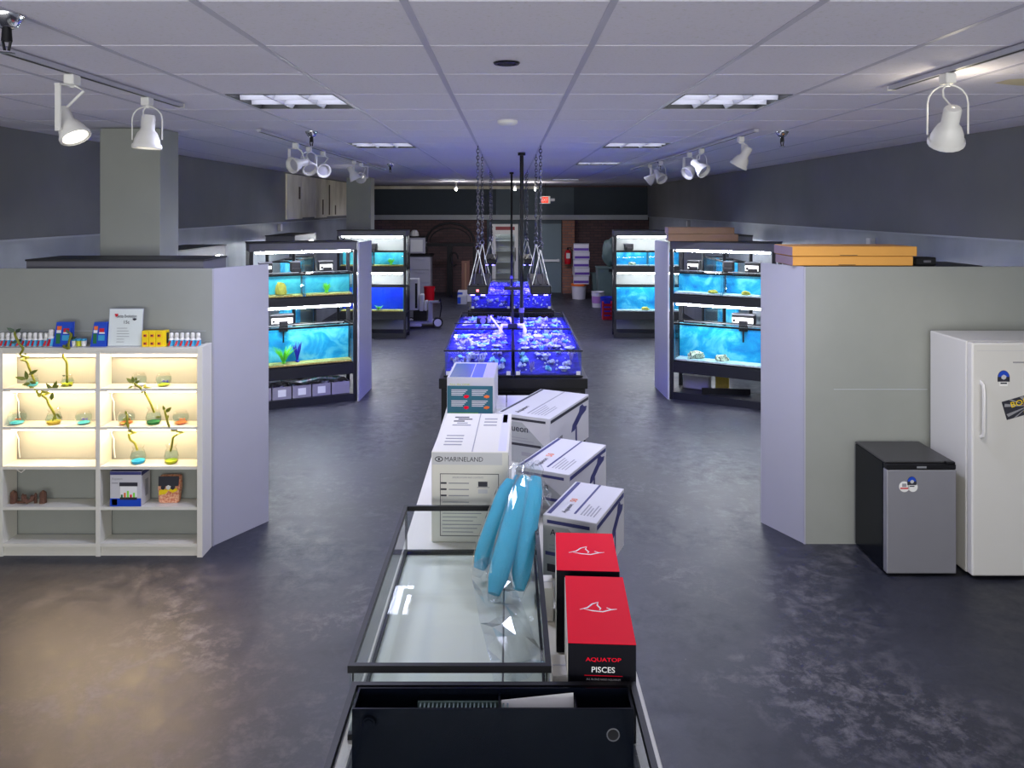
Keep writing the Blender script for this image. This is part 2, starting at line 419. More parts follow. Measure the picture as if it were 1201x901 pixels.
# water stain tile on the right
st = MB(); st.blob((2.72, 3.62, CEIL-0.0002), (0.34, 0.14, 0.0016), 2, 0.25, 3); st.blob((2.95, 3.55, CEIL-0.0002), (0.25, 0.10, 0.0016), 2, 0.25, 4)
st.build('water_stain', M['yellowed'], ceiling, True)

# ---- walls
def wall_side(s):
    nm = 'wall_left' if s < 0 else 'wall_right'
    a, b = sorted((s*XW, s*(XW+0.15)))
    w = struct(bx(nm, (a, b, YF, YB, 0, CEIL+0.25), M['wall_low']), 'side wall painted gray with a dark gray upper band')
    a, b = sorted((s*(XW-0.045), s*(XW-0.001)))
    bx('upper_band', (a, b, YF, YB-0.001, 2.06, CEIL), M['wall_dark'], w)
    a, b = sorted((s*(XW-0.06), s*(XW-0.045)))
    bx('band_lip', (a, b, YF, YB-0.001, 2.045, 2.06), M['trim'], w)
    return w
wl, wr = wall_side(-1), wall_side(1)
# stained boards at the far left
for i, (a, b) in enumerate(((12.8, 13.75), (13.76, 14.7), (14.71, 15.6), (15.61, 17.6))):
    p = bx('board', (-XW+0.046, -XW+0.075, a, b-0.015, 2.10+0.02*(i % 2), 2.87), M['beige'], wl)
for y0, z0, h in ((13.5, 2.45, 0.22), (15.2, 2.16, 0.3), (15.75, 2.15, 0.62), (16.3, 2.15, 0.2)):
    bx('stain_streak', (-XW+0.0755, -XW+0.077, y0, y0+0.11, z0, z0+h), M['stain'], wl)
# small wall boxes
for s, y, z in ((-1, 12.5, 2.03), (1, 7.9, 1.98), (1, 16.0, 2.02)):
    a, b = sorted((s*(XW-0.06), s*(XW-0.001)))
    o = bx('outlet_box', (a, b, y, y+0.09, z-0.12, z), M['white'], wl if s < 0 else wr, 0.006)
# back wall
wb = struct(bx('wall_back', (-XW, XW, YB, YB+0.15, 0, CEIL+0.25), M['brick_dark']), 'dark maroon brick back wall with a black upper band')
bx('upper_band', (-XW+0.05, -0.35, YB-0.06, YB-0.001, 2.10, CEIL-0.05), M['black_wall'], wb)
bx('upper_band', (-0.35, 1.755, YB-0.06, YB-0.001, 2.10, CEIL-0.05), M['teal_wall'], wb)
bx('upper_band', (1.755, XW-0.05, YB-0.06, YB-0.001, 2.10, CEIL-0.05), M['black_wall'], wb)
bx('ledge', (-XW+0.05, XW-0.05, YB-0.12, YB-0.001, 1.97, 2.10), M['trim'], wb)
bx('center_panel', (-0.6, 1.42, YB-0.05, YB-0.001, 0, 1.97), M['teal_wall'], wb)
t1 = struct(bx('trim_1', (-XW+0.05, 0.8, YB-0.10, YB-0.061, CEIL-0.10, CEIL-0.02), M['beige']), 'cream trim strip along the top of the back wall')
pil = struct(bx('wall_pillar', (1.43, 1.755, YB-0.30, YB-0.122, 0, 1.96), M['brick']), 'brown brick pillar beside the back door')
# front wall with shop window (behind the camera)
wf = MB(); wf.box(-XW, XW, YF-0.12, YF, 0, 0.2); wf.box(-XW, XW, YF-0.12, YF, 2.7, CEIL+0.25); wf.box(-XW, -XW+0.3, YF-0.12, YF, 0.2, 2.7); wf.box(XW-0.3, XW, YF-0.12, YF, 0.2, 2.7)
struct(wf.build('wall_front', M['part']), 'shop front wall around the display window')
wn = MB()
for x in (-3.5, -1.2, 1.15, 3.45): wn.box(x, x+0.05, YF-0.08, YF-0.03, 0.2, 2.7)
wn.box(-3.45, 3.45, YF-0.08, YF-0.03, 0.2, 0.26); wn.box(-3.45, 3.45, YF-0.08, YF-0.03, 2.64, 2.7)
win = struct(wn.build('window_1', M['alu']), 'shop display window in three panes')
for x in (-3.45, -1.15, 1.2): bx('pane', (x, x+2.25, YF-0.06, YF-0.052, 0.26, 2.64), M['glass'], win)
# columns
for nm, dims, lab in (('wall_column', (-3.06, -2.61, 5.70, 6.02, 0, CEIL-0.006), 'square gray column rising behind the near left partition'),
                      ('wall_column', (-3.2, -2.72, 15.0, 15.4, 0, CEIL-0.006), 'square blue-gray column at the far left beyond the fish racks')):
    struct(bx(nm, dims, M['part'], None, 0.004), lab)

# ---- gray partitions
def partition(s, xc, yc, xe_, ye_, xo, h, lab):
    root = MB()
    a, b = sorted((xc, xo))
    root.box(a, b, yc, yc+0.03, 0, h)
    o = struct(root.build('wall_partition', M['part']), lab)
    d = Vector((xe_-xc, ye_-yc, 0)); n = Vector((-d.y, d.x, 0)).normalized()*(0.025 if s < 0 else -0.025)
    p = MB(); p.poly([(xc, yc+0.001, 0), (xe_, ye_, 0), (xe_+n.x, ye_+n.y, 0), (xc+n.x, yc+n.y+0.001, 0)], (0, 0, h))
    p.build('end_panel', M['panel'], o)
    sm = MB()
    if s > 0: sm.box(xc+0.2, 2.86, yc-0.0015, yc, 1.055, 1.059)
    else: sm.box(-3.75, xc-0.05, yc-0.0015, yc, 1.46, 1.463)
    sm.build('panel_seam', M['trim'], o)
    bx('corner_strip', (xc-0.006, xc+0.006, yc-0.003, yc, 0, h), M['panel'], o)
    return o
partition(-1, -2.01, 5.18, -1.763, 5.59, -XW+0.001, 1.885, 'gray painted partition behind the white shelf unit')
partition(1, 2.02, 5.21, 1.84, 5.57, XW-0.001, 1.895, 'gray painted partition behind the two refrigerators')

# ---- back door
dr = struct(bx('door_1', (0.86, 1.41, YB-0.10, YB-0.052, 0.0, 1.86), M['door']), 'slate gray steel door with a push bar in the back wall')
bx('frame', (0.82, 0.859, YB-0.12, YB-0.052, 0.0, 1.90), M['teal_wall'], dr)
b = MB(); b.box(0.88, 1.36, YB-0.16, YB-0.125, 0.84, 0.90); b.box(0.90, 0.95, YB-0.125, YB-0.10, 0.83, 0.91); b.box(1.30, 1.35, YB-0.125, YB-0.10, 0.83, 0.91)
b.build('push_bar', M['alu'], dr)

# ---- recessed ceiling lights
for s, k in TROFF:
    x0 = -1.524 if s < 0 else 0.9144; y0 = 2.21+TS*k
    where = {3: 'nearest the camera', 8: 'over the blue coral tanks', 13: 'third along the right', 23: 'near the back wall'}[k]
    t = thing('ceiling_light', f"square recessed louvered ceiling light on the {'left' if s < 0 else 'right'}, {where}", 'ceiling light', (x0+TS/2, y0+TS/2, CEIL), 0, 'recessed ceiling lights')
    a = TS/2-0.014
    def hous(b):
        for q in ((-a, -a+0.012, -a, a), (a-0.012, a, -a, a), (-a, a, -a, -a+0.012), (-a, a, a-0.012, a)): b.box(q[0], q[1], q[2], q[3], 0, 0.12)
        b.box(-a, a, -a, a, 0.11, 0.12)
    part('housing', 0, hous, M['black'], t)
    part('lamp_panel', 0, lambda b: b.box(-a+0.02, a-0.02, -a+0.02, a-0.02, 0.034, 0.038), M['troffer'], t)
    for q in (-0.095, 0.095, -a+0.014, a-0.014):
        part('louver_blade', 'x', lambda b: b.poly([(-0.004, -a+0.013, 0.002), (0.004, -a+0.013, 0.002), (0.022, -a+0.013, 0.033), (-0.022, -a+0.013, 0.033)], (0, 2*a-0.026, 0)), M['lilac_gray'], t, (q, 0, 0)) if abs(q) < 0.2 else None
        if abs(q) < 0.2:
            part('louver_cross_blade', 'y', lambda b: b.poly([(-a+0.013, -0.004, 0.001), (-a+0.013, 0.004, 0.001), (-a+0.013, 0.016, 0.0325), (-a+0.013, -0.016, 0.0325)], (2*a-0.026, 0, 0)), M['lilac_gray'], t, (0, q, 0))
    L = area('troffer_light', (0, 0, -0.002), (0, 0, 0), 0.52, 0.52, TROFFER_W, (0.72, 0.74, 1.0), 160); L.parent = t

# ---- smoke detector, ceiling speaker, sprinklers
t = thing('ceiling_speaker', 'small dark round vent in the ceiling straight ahead', 'vent', (-0.01, 3.15, CEIL))
b = MB(); b.lathe([(0.056, -0.002), (0.052, -0.008), (0.040, -0.008), (0.038, -0.001)], 20); b.build('ring', M['black'], t, True)
for i in range(-2, 3): bx('slat', (-0.036+abs(i)*0.006, 0.036-abs(i)*0.006, i*0.014-0.003, i*0.014+0.003, -0.006, -0.002), M['black'], t)
t = thing('smoke_detector', 'white round smoke detector on the ceiling beyond the dark vent', 'detector', (-0.01, 5.2, CEIL))
b = MB(); b.lathe([(0.07, -0.006), (0.068, -0.025), (0.05, -0.038), (0.02, -0.042), (0.001, -0.042)], 20); b.build('body', M['white'], t, True)
b = MB(); b.lathe([(0.075, -0.001), (0.075, -0.007), (0.06, -0.009)], 20); b.build('base', M['tbar'], t, True)
def sprinkler(x, y, sz, lab):
    t = thing('sprinkler', lab, 'sprinkler', (x, y, CEIL), 0, 'ceiling sprinklers')
    f = lambda b: b.lathe([(0.05*sz, 0), (0.05*sz, -0.006), (0.028*sz, -0.04*sz), (0.02*sz, -0.045*sz)], 16)
    part('escutcheon', sz, f, M['chrome'], t, smooth=True)
    f = lambda b: (b.cyl((0, 0, -0.04*sz), (0, 0, -0.085*sz), 0.013*sz, 0.016*sz, 10), b.cyl((0.012*sz, 0, -0.085*sz), (0.006*sz, 0, -0.115*sz), 0.004*sz), b.cyl((-0.012*sz, 0, -0.085*sz), (-0.006*sz, 0, -0.115*sz), 0.004*sz))
    part('head', sz, f, M['black'], t, smooth=True)
    part('deflector', sz, lambda b: b.lathe([(0.004*sz, -0.112*sz), (0.024*sz, -0.118*sz), (0.024*sz, -0.121*sz), (0.004*sz, -0.12*sz)], 12), M['chrome'], t)
sprinkler(-1.555, 2.36, 1.0, 'chrome sprinkler in the ceiling at the top left corner')
sprinkler(-1.555, 6.0, 1.0, 'chrome sprinkler above the left rear track lights')
sprinkler(2.15, 6.0, 1.0, 'chrome sprinkler right of the right rear track lights')
sprinkler(-1.62, 10.4, 1.0, 'chrome sprinkler over the far left racks')
sprinkler(1.9, 9.6, 1.0, 'chrome sprinkler behind the right rear track lights')

# ---- track lighting
def track(x, y0, y1, lab):
    t = thing('light_track', lab, 'light track', (x, y0, CEIL-0.006), 0, 'ceiling light tracks')
    L = y1-y0
    bx('rail', (-0.018, 0.018, 0, L, -0.02, 0), M['lilac_gray'], t)
    bx('slot', (-0.006, 0.006, 0.01, L-0.01, -0.0215, -0.0202), M['black'], t)
    bx('end_cap', (-0.02, 0.02, L, L+0.012, -0.022, 0), M['white'], t)
    return t
track(-1.88, 1.6, 4.36, 'ceiling light track at the near left')
track(1.87, 1.6, 3.72, 'ceiling light track at the near right')
track(-1.89, 5.76, 11.6, 'long ceiling light track at the rear left')
track(1.87, 5.76, 11.6, 'long ceiling light track at the rear right')
def head(x, y, aim, lab, hoop=False, lit=None, drop=0.16, sz=1.0, group='white track spotlights'):
    z = CEIL-0.028
    t = thing('track_spotlight', lab, 'spotlight', (x, y, z), 0, group)
    bx('adapter', (-0.022, 0.022, -0.03, 0.03, -0.045, -0.0005), M['white'], t, 0.004)
    A = Vector(aim).normalized(); q = (-A).to_track_quat('Z', 'Y').to_matrix()
    c = Vector((0, 0, -drop-0.04))
    prof = [(0.006, 0.115), (0.026, 0.112), (0.030, 0.105), (0.030, 0.045), (0.042, 0.03), (0.054, 0.0), (0.058, -0.025), (0.060, -0.035), (0.053, -0.035), (0.046, -0.01)]
    b = MB(); b.lathe([(r*sz, zz*sz) for r, zz in prof], 18, c, q, cap=False); b.build('can', M['white'], t, True)
    b = MB(); b.lathe([(0.0455*sz, -0.012*sz), (0.03*sz, -0.02*sz), (0.002, -0.022*sz)], 16, c, q, cap=False); b.build('lamp', M['bulb'] if lit else M['lilac_gray'], t, True)
    b = MB(); b.lathe([(0.061*sz, -0.02*sz), (0.064*sz, -0.028*sz), (0.064*sz, -0.038*sz), (0.061*sz, -0.04*sz)], 18, c, q, cap=False); b.build('rim_ring', M['white'], t, True)
    side = A.cross(Vector((0, 0, 1)))
    if side.length < 0.1: side = Vector((1, 0, 0))
    side.normalize()
    if hoop:
        pts = [c+side*0.068*sz]+[c+side*0.068*sz+Vector((0, 0, drop*0.6))]
        for a in range(1, 8):
            th = math.pi*a/8; pts.append(c+side*math.cos(th)*0.068*sz+Vector((0, 0, drop*0.6+math.sin(th)*drop*0.36)))
        pts += [c-side*0.068*sz+Vector((0, 0, drop*0.6)), c-side*0.068*sz]
        b = MB(); b.tube(pts, 0.0035, 6, up=Vector((0.3, 0.9, 0.1))); b.build('hoop_bracket', M['white'], t, True)
        b = MB(); b.tube([(0, 0, -0.04), (-0.02, 0.0, -0.07), (-0.018, 0, -0.1), c+(-A)*0.11*sz], 0.004, 6, up=Vector((0, 1, 0))); b.build('cord', M['white'], t, True)
    else:
        b = MB(); s0 = side*0.07*sz
        b.obox(c+s0+Vector((0, 0, drop*0.46)), (0.028, 0.006, drop*1.0), Euler((0, 0, math.atan2(side.y, side.x)+R(90))))
        b.obox(s0*0.5+Vector((0, 0, -0.05)), (0.08*sz, 0.028, 0.006), Euler((0, 0, math.atan2(side.y, side.x))))
        b.cyl(c+s0*1.08, c+side*0.045*sz, 0.009, None, 10)
        b.build('bracket_arm', M['white'], t)
        b = MB(); b.tube([(0, 0, -0.045), (0.02, 0, -0.052), (0.05, 0.0, -0.07), c+(-A)*0.10*sz], 0.006, 6, up=Vector((0, 1, 0))); b.build('cord', M['white'], t, True)
    b = MB(); b.cyl((0, 0, -0.045), (0, 0, -0.056), 0.010, None, 10); b.build('swivel', M['white'], t)
    if lit:
        d = bpy.data.lights.new('spot_light', 'SPOT'); d.energy = lit[0]; d.color = lit[1]; d.spot_size = R(lit[2]); d.spot_blend = 0.7; d.shadow_soft_size = 0.05
        o = bpy.data.objects.new('spot_light', d); COL.objects.link(o); o.parent = t
        o.location = c+A*0.05*sz; o.rotation_euler = A.to_track_quat('-Z', 'Y').to_euler()
    return t
WARM = (1.0, 0.78, 0.52)
head(-1.88, 3.28, (0.30, -0.1, -0.5), 'white track spotlight with a flat side bracket at the top left', False, (SPOT_W*0.15, WARM, 50), 0.20, 1.0)
head(-1.88, 3.96, (-0.04, -0.02, -0.9), 'white bell track spotlight with a wire hoop near the gray column', True, (SPOT_W, (1.0, 0.60, 0.46), 54), 0.18, 1.15)
rh = head(1.87, 3.25, (0.15, 0.55, -0.75), 'white hoop track spotlight hanging alone at the top right', True, (45.0, (1.0, 0.9, 0.66), 90), 0.22, 1.15)
d = bpy.data.lights.new('lamp_leak', 'POINT'); d.energy = 2.5; d.color = (1.0, 0.88, 0.62); d.shadow_soft_size = 0.03
o = bpy.data.objects.new('lamp_leak', d); COL.objects.link(o); o.parent = rh; o.location = (0.12, 0.14, -0.14)
for i, (y, aim, hp, wd) in enumerate(((6.75, (-0.5, -0.8, -0.25), False, 'first'), (7.2, (0.3, -0.4, -0.4), True, 'second'), (7.75, (0.4, -0.9, -0.3), False, 'third'), (9.3, (0.4, 0.1, -0.8), True, 'fourth'), (9.75, (-1.86, 4.95, -0.3), False, 'last'))):
    head(-1.89, y, aim, f'{wd} pale spotlight from the near end of the rear left track', hp, (60.0, (1.0, 0.95, 0.85), 40) if wd == 'last' else None, 0.15, 1.15)
for i, (y, aim, hp, wd) in enumerate(((6.15, (-0.35, 0.2, -0.7), False, 'first'), (7.4, (0.4, -0.5, -0.5), True, 'second'), (7.9, (-0.5, -0.3, -0.4), False, 'third'), (9.4, (0.3, -0.6, -0.6), True, 'fourth'), (10.1, (-0.6, 0.2, -0.5), False, 'last'))):
    head(1.87, y, aim, f'{wd} pale spotlight from the near end of the rear right track', hp, None, 0.16, 1.15)
for i, (px, py) in enumerate(((535, 222), (604, 222), (628, 222))):
    Y = 17.5+0.3*i; x = X_at(px, Y); z = Z_at(py, Y)
    t = thing('pendant_bulb', 'small glowing bulb hanging near the back wall, '+('left of the chains' if i == 0 else 'left of the black pole' if i == 1 else 'beside the exit sign'), 'light bulb', (x, Y, CEIL-0.006), 0, 'bulbs near the back wall')
    h = CEIL-0.006-z
    b = MB(); b.cyl((0, 0, 0), (0, 0, -h+0.07), 0.008, None, 8); b.cyl((0, 0, 0), (0, 0, -0.02), 0.05, None, 12); b.build('stem', M['white'], t)
    b = MB(); b.cyl((0, 0, -h+0.08), (0, 0, -h+0.035), 0.03, 0.045, 12); b.build('socket', M['white'], t)
    b = MB(); b.blob((0, 0, -h), (0.032, 0.032, 0.032), 2, 0.0); b.build('bulb', M['bulb_far'], t, True)
    d = bpy.data.lights.new('bulb_light', 'POINT'); d.energy = 11.0; d.color = (1.0, 0.95, 0.88); d.shadow_soft_size = 0.04
    o = bpy.data.objects.new('bulb_light', d); COL.objects.link(o); o.parent = t; o.location = (0, -0.06, -h-0.06)
# exit sign
Y = 19.0
t = thing('exit_sign', 'glowing red exit sign hanging before the back wall', 'exit sign', (X_at(639.5, Y), Y, Z_at(239, Y)))
bx('case', (-0.125, 0.125, 0, 0.05, 0, 0.19), M['white'], t, 0.006)
bx('face', (-0.10, 0.075, -0.004, -0.0005, 0.02, 0.17), M['exit'], t)
text('lettering', 'EXIT', M['white'], t, 0.145, (-0.085, -0.0045, 0.06), height=0.075)
bx('emergency_lamp', (0.13, 0.24, 0.0, 0.05, 0.06, 0.13), M['lilac_gray'], t, 0.01)
b = MB(); b.cyl((0, 0.025, 0.19), (0, 0.025, CEIL-0.006-Z_at(239, Y)), 0.01, None, 8); b.build('stem', M['black'], t)

# ================================================================== FISH RACKS
def pane_set(t, w, d, h, g='glass', th=0.006):
    m = M[g]
    part('front_pane', (w, h), lambda b: b.box(-w/2, w/2, 0, th, 0.004, h-0.004), m, t)
    part('back_pane', (w, d, h), lambda b: b.box(-w/2, w/2, d-th, d, 0.004, h-0.004), m, t)
    part('side_pane', (d, h, 0), lambda b: b.box(0, th, th+0.001, d-th-0.001, 0.004, h-0.004), m, t, (-w/2, 0, 0))
    part('side_pane', (d, h, 1), lambda b: b.box(-th, 0, th+0.001, d-th-0.001, 0.004, h-0.004), m, t, (w/2, 0, 0))
def rim_fn(w, d, z0, z1, t=0.016):
    def f(b):
        b.box(-w/2-0.004, w/2+0.004, -0.004, t, z0, z1); b.box(-w/2-0.004, w/2+0.004, d-t, d+0.004, z0, z1)
        b.box(-w/2-0.004, -w/2+t, t, d-t, z0, z1); b.box(w/2-t, w/2+0.004, t, d-t, z0, z1)
    return f
def aquarium(loc, rz, w, d, h, lab, bgm, bed='gravel', fill=0.9, group=None, lid=False):
    t = thing('aquarium', lab, 'aquarium', loc, rz, group)
    pane_set(t, w, d, h)
    part('top_rim', (w, d, h), rim_fn(w, d, h-0.02, h), M['black'], t)
    part('bottom_rim', (w, d, h), rim_fn(w, d, 0.0, 0.012), M['black'], t)
    part('gravel_bed', (w, d), lambda b: b.box(-w/2+0.008, w/2-0.008, 0.008, d-0.008, 0.013, 0.03), M[bed], t)
    part('water', (w, d, h), lambda b: b.box(-w/2+0.0065, w/2-0.0065, 0.0065, d*0.62-0.001, 0.031, h*fill), M['water'], t)
    part('backdrop', (w, d, h), lambda b: b.box(-w/2+0.0075, w/2-0.0075, d*0.62, d*0.62+0.003, 0.031, h-0.024), M[bgm], t)
    for s in (-1, 1):
        part('corner_seal', (h,), lambda b: b.box(-0.004, 0.004, -0.0015, 0.0, 0.012, h-0.02), M['sky_print'], t, (s*(w/2-0.006), 0, 0))
    if lid:
        o = part('lid', (w, d), lambda b: b.box(-w*0.44, w*0.44, 0.012, d*0.5, 0.001, 0.006), M['glass_green'], t, (0, 0, h))
        part('hinge_strip', (w, d), lambda b: b.box(-w*0.44, w*0.44, d*0.5+0.001, d*0.5+0.015, 0.001, 0.009), M['alu'], o)
    return t
def rack(loc, rz, lab, endside=0, back=None, top=1.89, lower_light='tube_back', lights=True):
    w, d = 1.22, 0.42
    t = thing('fish_rack', lab, 'rack', loc, rz, 'aquarium racks')
    for sx in (-1, 1):
        for y in (0.0, d-0.04):
            part('post', top, lambda b: b.box(-0.02, 0.02, 0, 0.04, 0, top-0.09), M['rack'], t, (sx*(w/2-0.02), y, 0))
    part('hood', top, lambda b: (b.box(-w/2, w/2, 0.0, 0.02, top-0.09, top), b.box(-w/2, w/2, d-0.02, d, top-0.09, top), b.box(-w/2, w/2, 0.02, d-0.02, top-0.012, top), b.box(-w/2, -w/2+0.02, 0.02, d-0.02, top-0.09, top-0.012), b.box(w/2-0.02, w/2, 0.02, d-0.02, top-0.09, top-0.012)), M['rack_gray'], t)
    part('hood_cap', top, lambda b: b.box(-w/2-0.006, w/2+0.006, -0.008, d+0.006, top, top+0.012), M['rack'], t)
    for nm, z0, z1, m_ in (('upper_shelf', 1.165, 1.252, 'rack'), ('lower_shelf', 0.325, 0.452, 'rack'), ('base_shelf', 0.0, 0.09, 'rack')):
        part(nm, z1, lambda b: (b.box(-w/2+0.041, w/2-0.041, 0.002, 0.03, z0, z1), b.box(-w/2+0.041, w/2-0.041, d-0.03, d-0.002, z0, z1), b.box(-w/2+0.01, w/2-0.01, 0.04, d-0.04, z1-0.02, z1)), M[m_], t)
    if lights:
        for z, mm in ((top-0.095, 'tube_back'), (1.150, lower_light)):
            part('light_tube', 0, lambda b: b.box(-w/2+0.07, w/2-0.07, 0, 0.045, -0.022, 0.0, 0.006), M[mm], t, (0, 0.035, z))
            part('reflector', 0, lambda b: b.box(-w/2+0.05, w/2-0.05, 0, 0.14, 0.0, 0.008), M['white_panel'], t, (0, 0.032, z+0.0005))
    if back:
        for z0, z1 in ((1.255, top-0.09), (0.46, 1.16), (0.10, 0.32)):
            bx('back_panel', (-w/2+0.04, w/2-0.04, d-0.038, d-0.032, z0, z1), M[back], t)
    if endside:
        p = bx('end_panel', (-0.012, 0.012, -0.03, 0.62, 0.0, top-0.005), M['panel'], t, 0.002)
        p.location = (endside*(w/2+0.02), -0.01, 0); p.rotation_euler = (0, 0, -rz+R(-2.5*endside))
    t.update_tag()
    return t
def at(o, x, y, z):
    return (Matrix.Translation(o.location) @ Euler((0, 0, o.rotation_euler.z)).to_matrix().to_4x4()) @ Vector((x, y, z))
def hang_filter(rk, x, z, lab, white=False, w=0.17, tube=0.2, y=0.30):
    t = thing('aquarium_filter', lab, 'filter', at(rk, x, y, z), rk.rotation_euler.z, 'hang-on filters on the rack tanks')
    part('body', (w,), lambda b: b.box(-w/2, w/2, -0.03, 0.08, 0.004, 0.115, 0.008), M['black'], t)
    if white:
        part('label_panel', (w,), lambda b: b.box(-w/2+0.006, w/2-0.012, -0.036, -0.0305, 0.02, 0.085), M['filter_white'], t)
        part('knob', 0, lambda b: b.cyl((0, -0.0305, 0.03), (0, -0.045, 0.03), 0.014), M['black'], t, (-w/2+0.03, -0.006, 0.02))
    part('lid', (w,), lambda b: b.box(-w/2-0.004, w/2+0.004, -0.034, 0.084, 0.1155, 0.125, 0.003), M['rack_gray'], t)
    part('intake_tube', tube, lambda b: (b.cyl((0, -0.055, 0.05), (0, -0.055, -tube), 0.009), b.box(-0.05, 0.05, -0.07, -0.04, -tube*0.35, 0.05, 0.005)), M['black'], t, (0.01, 0, 0))
    return t
def plant_tuft(loc, m, lab, n=22, h=0.17, sp=0.09, seed=1):
    rng = random.Random(seed); b = MB()
    for i in range(n):
        a = rng.uniform(0, 2*math.pi); l = h*rng.uniform(0.6, 1.0); s = sp*rng.uniform(0.3, 1.0)
        pts = [(0, 0, 0.0), (math.cos(a)*s*0.35, math.sin(a)*s*0.35, l*0.5), (math.cos(a)*s, math.sin(a)*s, l)]
        b.tube(pts, [0.008, 0.011, 0.003], 5, 0.5, up=Vector((0.3, 0.2, 1)))
    b.blob((0, 0, 0.01), (0.03, 0.03, 0.015), 1, 0.2, seed)
    t = b.build('aquarium_plant', m, None, True, loc); return tag(t, lab, 'aquarium plant')
def ornament(loc, m, lab, s=(0.08, 0.05, 0.05), seed=3, rz=0.0):
    b = MB(); b.blob((0, 0, s[2]*0.6), s, 2, 0.25, seed); b.blob((s[0]*0.7, 0, s[2]*0.4), (s[0]*0.5, s[1]*0.7, s[2]*0.6), 2, 0.25, seed+1); b.blob((-s[0]*0.7, 0.01, s[2]*0.5), (s[0]*0.4, s[1]*0.8, s[2]*0.9), 2, 0.25, seed+2)
    for v in b.bm.verts: v.co.z = max(v.co.z, 0.0)
    return tag(b.build('aquarium_ornament', m, None, False, loc, rz), lab, 'ornament')
ZU, ZL = 1.2535, 0.4535
L1 = rack((-2.365, 8.83, 0), R(24.5), 'black fish rack on the left with gray bins along its base', 1)
R1 = rack((2.465, 8.87, 0), R(-29), 'black fish rack on the right under the brown cardboard boxes', -1)
L2 = rack((-2.42, 13.4, 0), R(-2), 'black fish rack at the far left with a deep blue lower tank', 0, 'rack_back')
R2 = rack((2.46, 13.4, 0), R(-3), 'black fish rack at the far right beside the buckets', 0, 'rack_back')
LA = rack((-3.06, 7.62, 0), R(90), 'black rack against the left wall behind the near partition', 0)
RA = rack((3.06, 7.62, 0), R(-90), 'black rack against the right wall behind the near partition', 0)
LB = rack((-3.06, 11.5, 0), R(90), 'black rack against the left wall before the far column', 0)
RB = rack((3.06, 11.5, 0), R(-90), 'black rack against the right wall beyond the cardboard boxes', 0)
L0 = rack((-2.72, 5.68, 0), R(180), 'dark rack backing onto the left gray partition', 0, None, 1.93, lights=False)
R0 = rack((2.66, 5.70, 0), R(180), 'dark rack backing onto the right gray partition', 0, None, 1.885, lights=False)
side = {'L1': 'left rack above the gray bins', 'R1': 'right rack under the cardboard', 'L2': 'far left rack', 'R2': 'far right rack', 'LA': 'rack on the near left wall', 'RA': 'rack on the near right wall', 'LB': 'rack on the far left wall', 'RB': 'rack on the far right wall'}
for nm, rk, up, lo in (('L1', L1, 'bg_teal', 'bg_cyan'), ('R1', R1, 'bg_cyan', 'bg_cyan'), ('L2', L2, 'bg_teal', 'bg_blue'), ('R2', R2, 'bg_cyan', 'bg_cyan'), ('LA', LA, 'bg_cyan', 'bg_cyan'), ('RA', RA, 'bg_cyan', 'bg_cyan'), ('LB', LB, 'bg_cyan', 'bg_cyan'), ('RB', RB, 'bg_cyan', 'bg_cyan')):
    for s in (-1, 1):
        aquarium(at(rk, s*0.288, 0.035, ZU), rk.rotation_euler.z, 0.566, 0.30, 0.275, f"small {'left' if s < 0 else 'right'} aquarium on the upper tier of the {side[nm]}", up, 'gravel' if nm[0] == 'L' else 'sand', 0.86, 'upper rack aquariums', nm in ('L1', 'R1'))
    aquarium(at(rk, 0, 0.035, ZL), rk.rotation_euler.z, 1.13, 0.33, 0.46, f"long {'deep blue' if lo == 'bg_blue' else 'blue-backed'} aquarium on the lower tier of the {side[nm]}", lo, 'gravel' if nm[0] == 'L' else 'sand', 0.9, 'lower rack aquariums', nm in ('L1', 'R1'))
zt, zb = ZU+0.277, ZL+0.462
for rk, nm in ((L1, 'left'), (R1, 'right')):
    sgn = 1 if nm == 'left' else -1
    hang_filter(rk, -0.40, zt, f'white-labelled filter at the left end of the upper tanks, {nm} rack', True, 0.15, 0.13)
    hang_filter(rk, -0.06 if sgn > 0 else 0.02, zt, f'black filter box in the middle of the upper tanks, {nm} rack', False, 0.11, 0.10)
    hang_filter(rk, 0.30, zt, f'white-labelled filter at the right end of the upper tanks, {nm} rack', True, 0.17, 0.13)
    hang_filter(rk, -0.22 if sgn > 0 else 0.20, zb, f'large white-labelled filter over the lower tank, {nm} rack', True, 0.26, 0.20, 0.27)
for rk, nm in ((L2, 'left'), (R2, 'right')):
    o = hang_filter(rk, -0.05 if nm == 'left' else -0.32, zt, f'black filter on the upper tank of the far {nm} rack', False, 0.16, 0.12)
# plants and ornaments inside the tanks
zf = ZL+0.032; zf2 = ZU+0.032
plant_tuft(at(L1, -0.22, 0.14, zf), M['plant_green'], 'bright green plastic plant in the long tank of the left rack', 30, 0.20, 0.15, 1)
plant_tuft(at(L1, -0.06, 0.175, zf), M['plant_purple'], 'purple plastic plant behind the green one in the left rack', 26, 0.24, 0.07, 2)
ornament(at(L1, -0.25, 0.15, zf2), M['orn_yellow'], 'round tan ornament in the left upper tank of the left rack', (0.06, 0.05, 0.09), 5)
plant_tuft(at(L1, 0.28, 0.16, zf2), M['plant_green'], 'round lime plant in the right upper tank of the left rack', 34, 0.12, 0.06, 4)
ornament(at(R1, -0.33, 0.15, zf), M['orn_white'], 'striped log ornament lying in the long tank of the right rack', (0.10, 0.05, 0.06), 8, 0.3)
ornament(at(R1, -0.02, 0.15, zf), M['orn_white'], 'round pale rock ornament in the long tank of the right rack', (0.07, 0.05, 0.05), 11)
ornament(at(R1, -0.12, 0.12, zf2), M['orn_yellow'], 'yellow ornament in the left upper tank of the right rack', (0.05, 0.04, 0.025), 13)
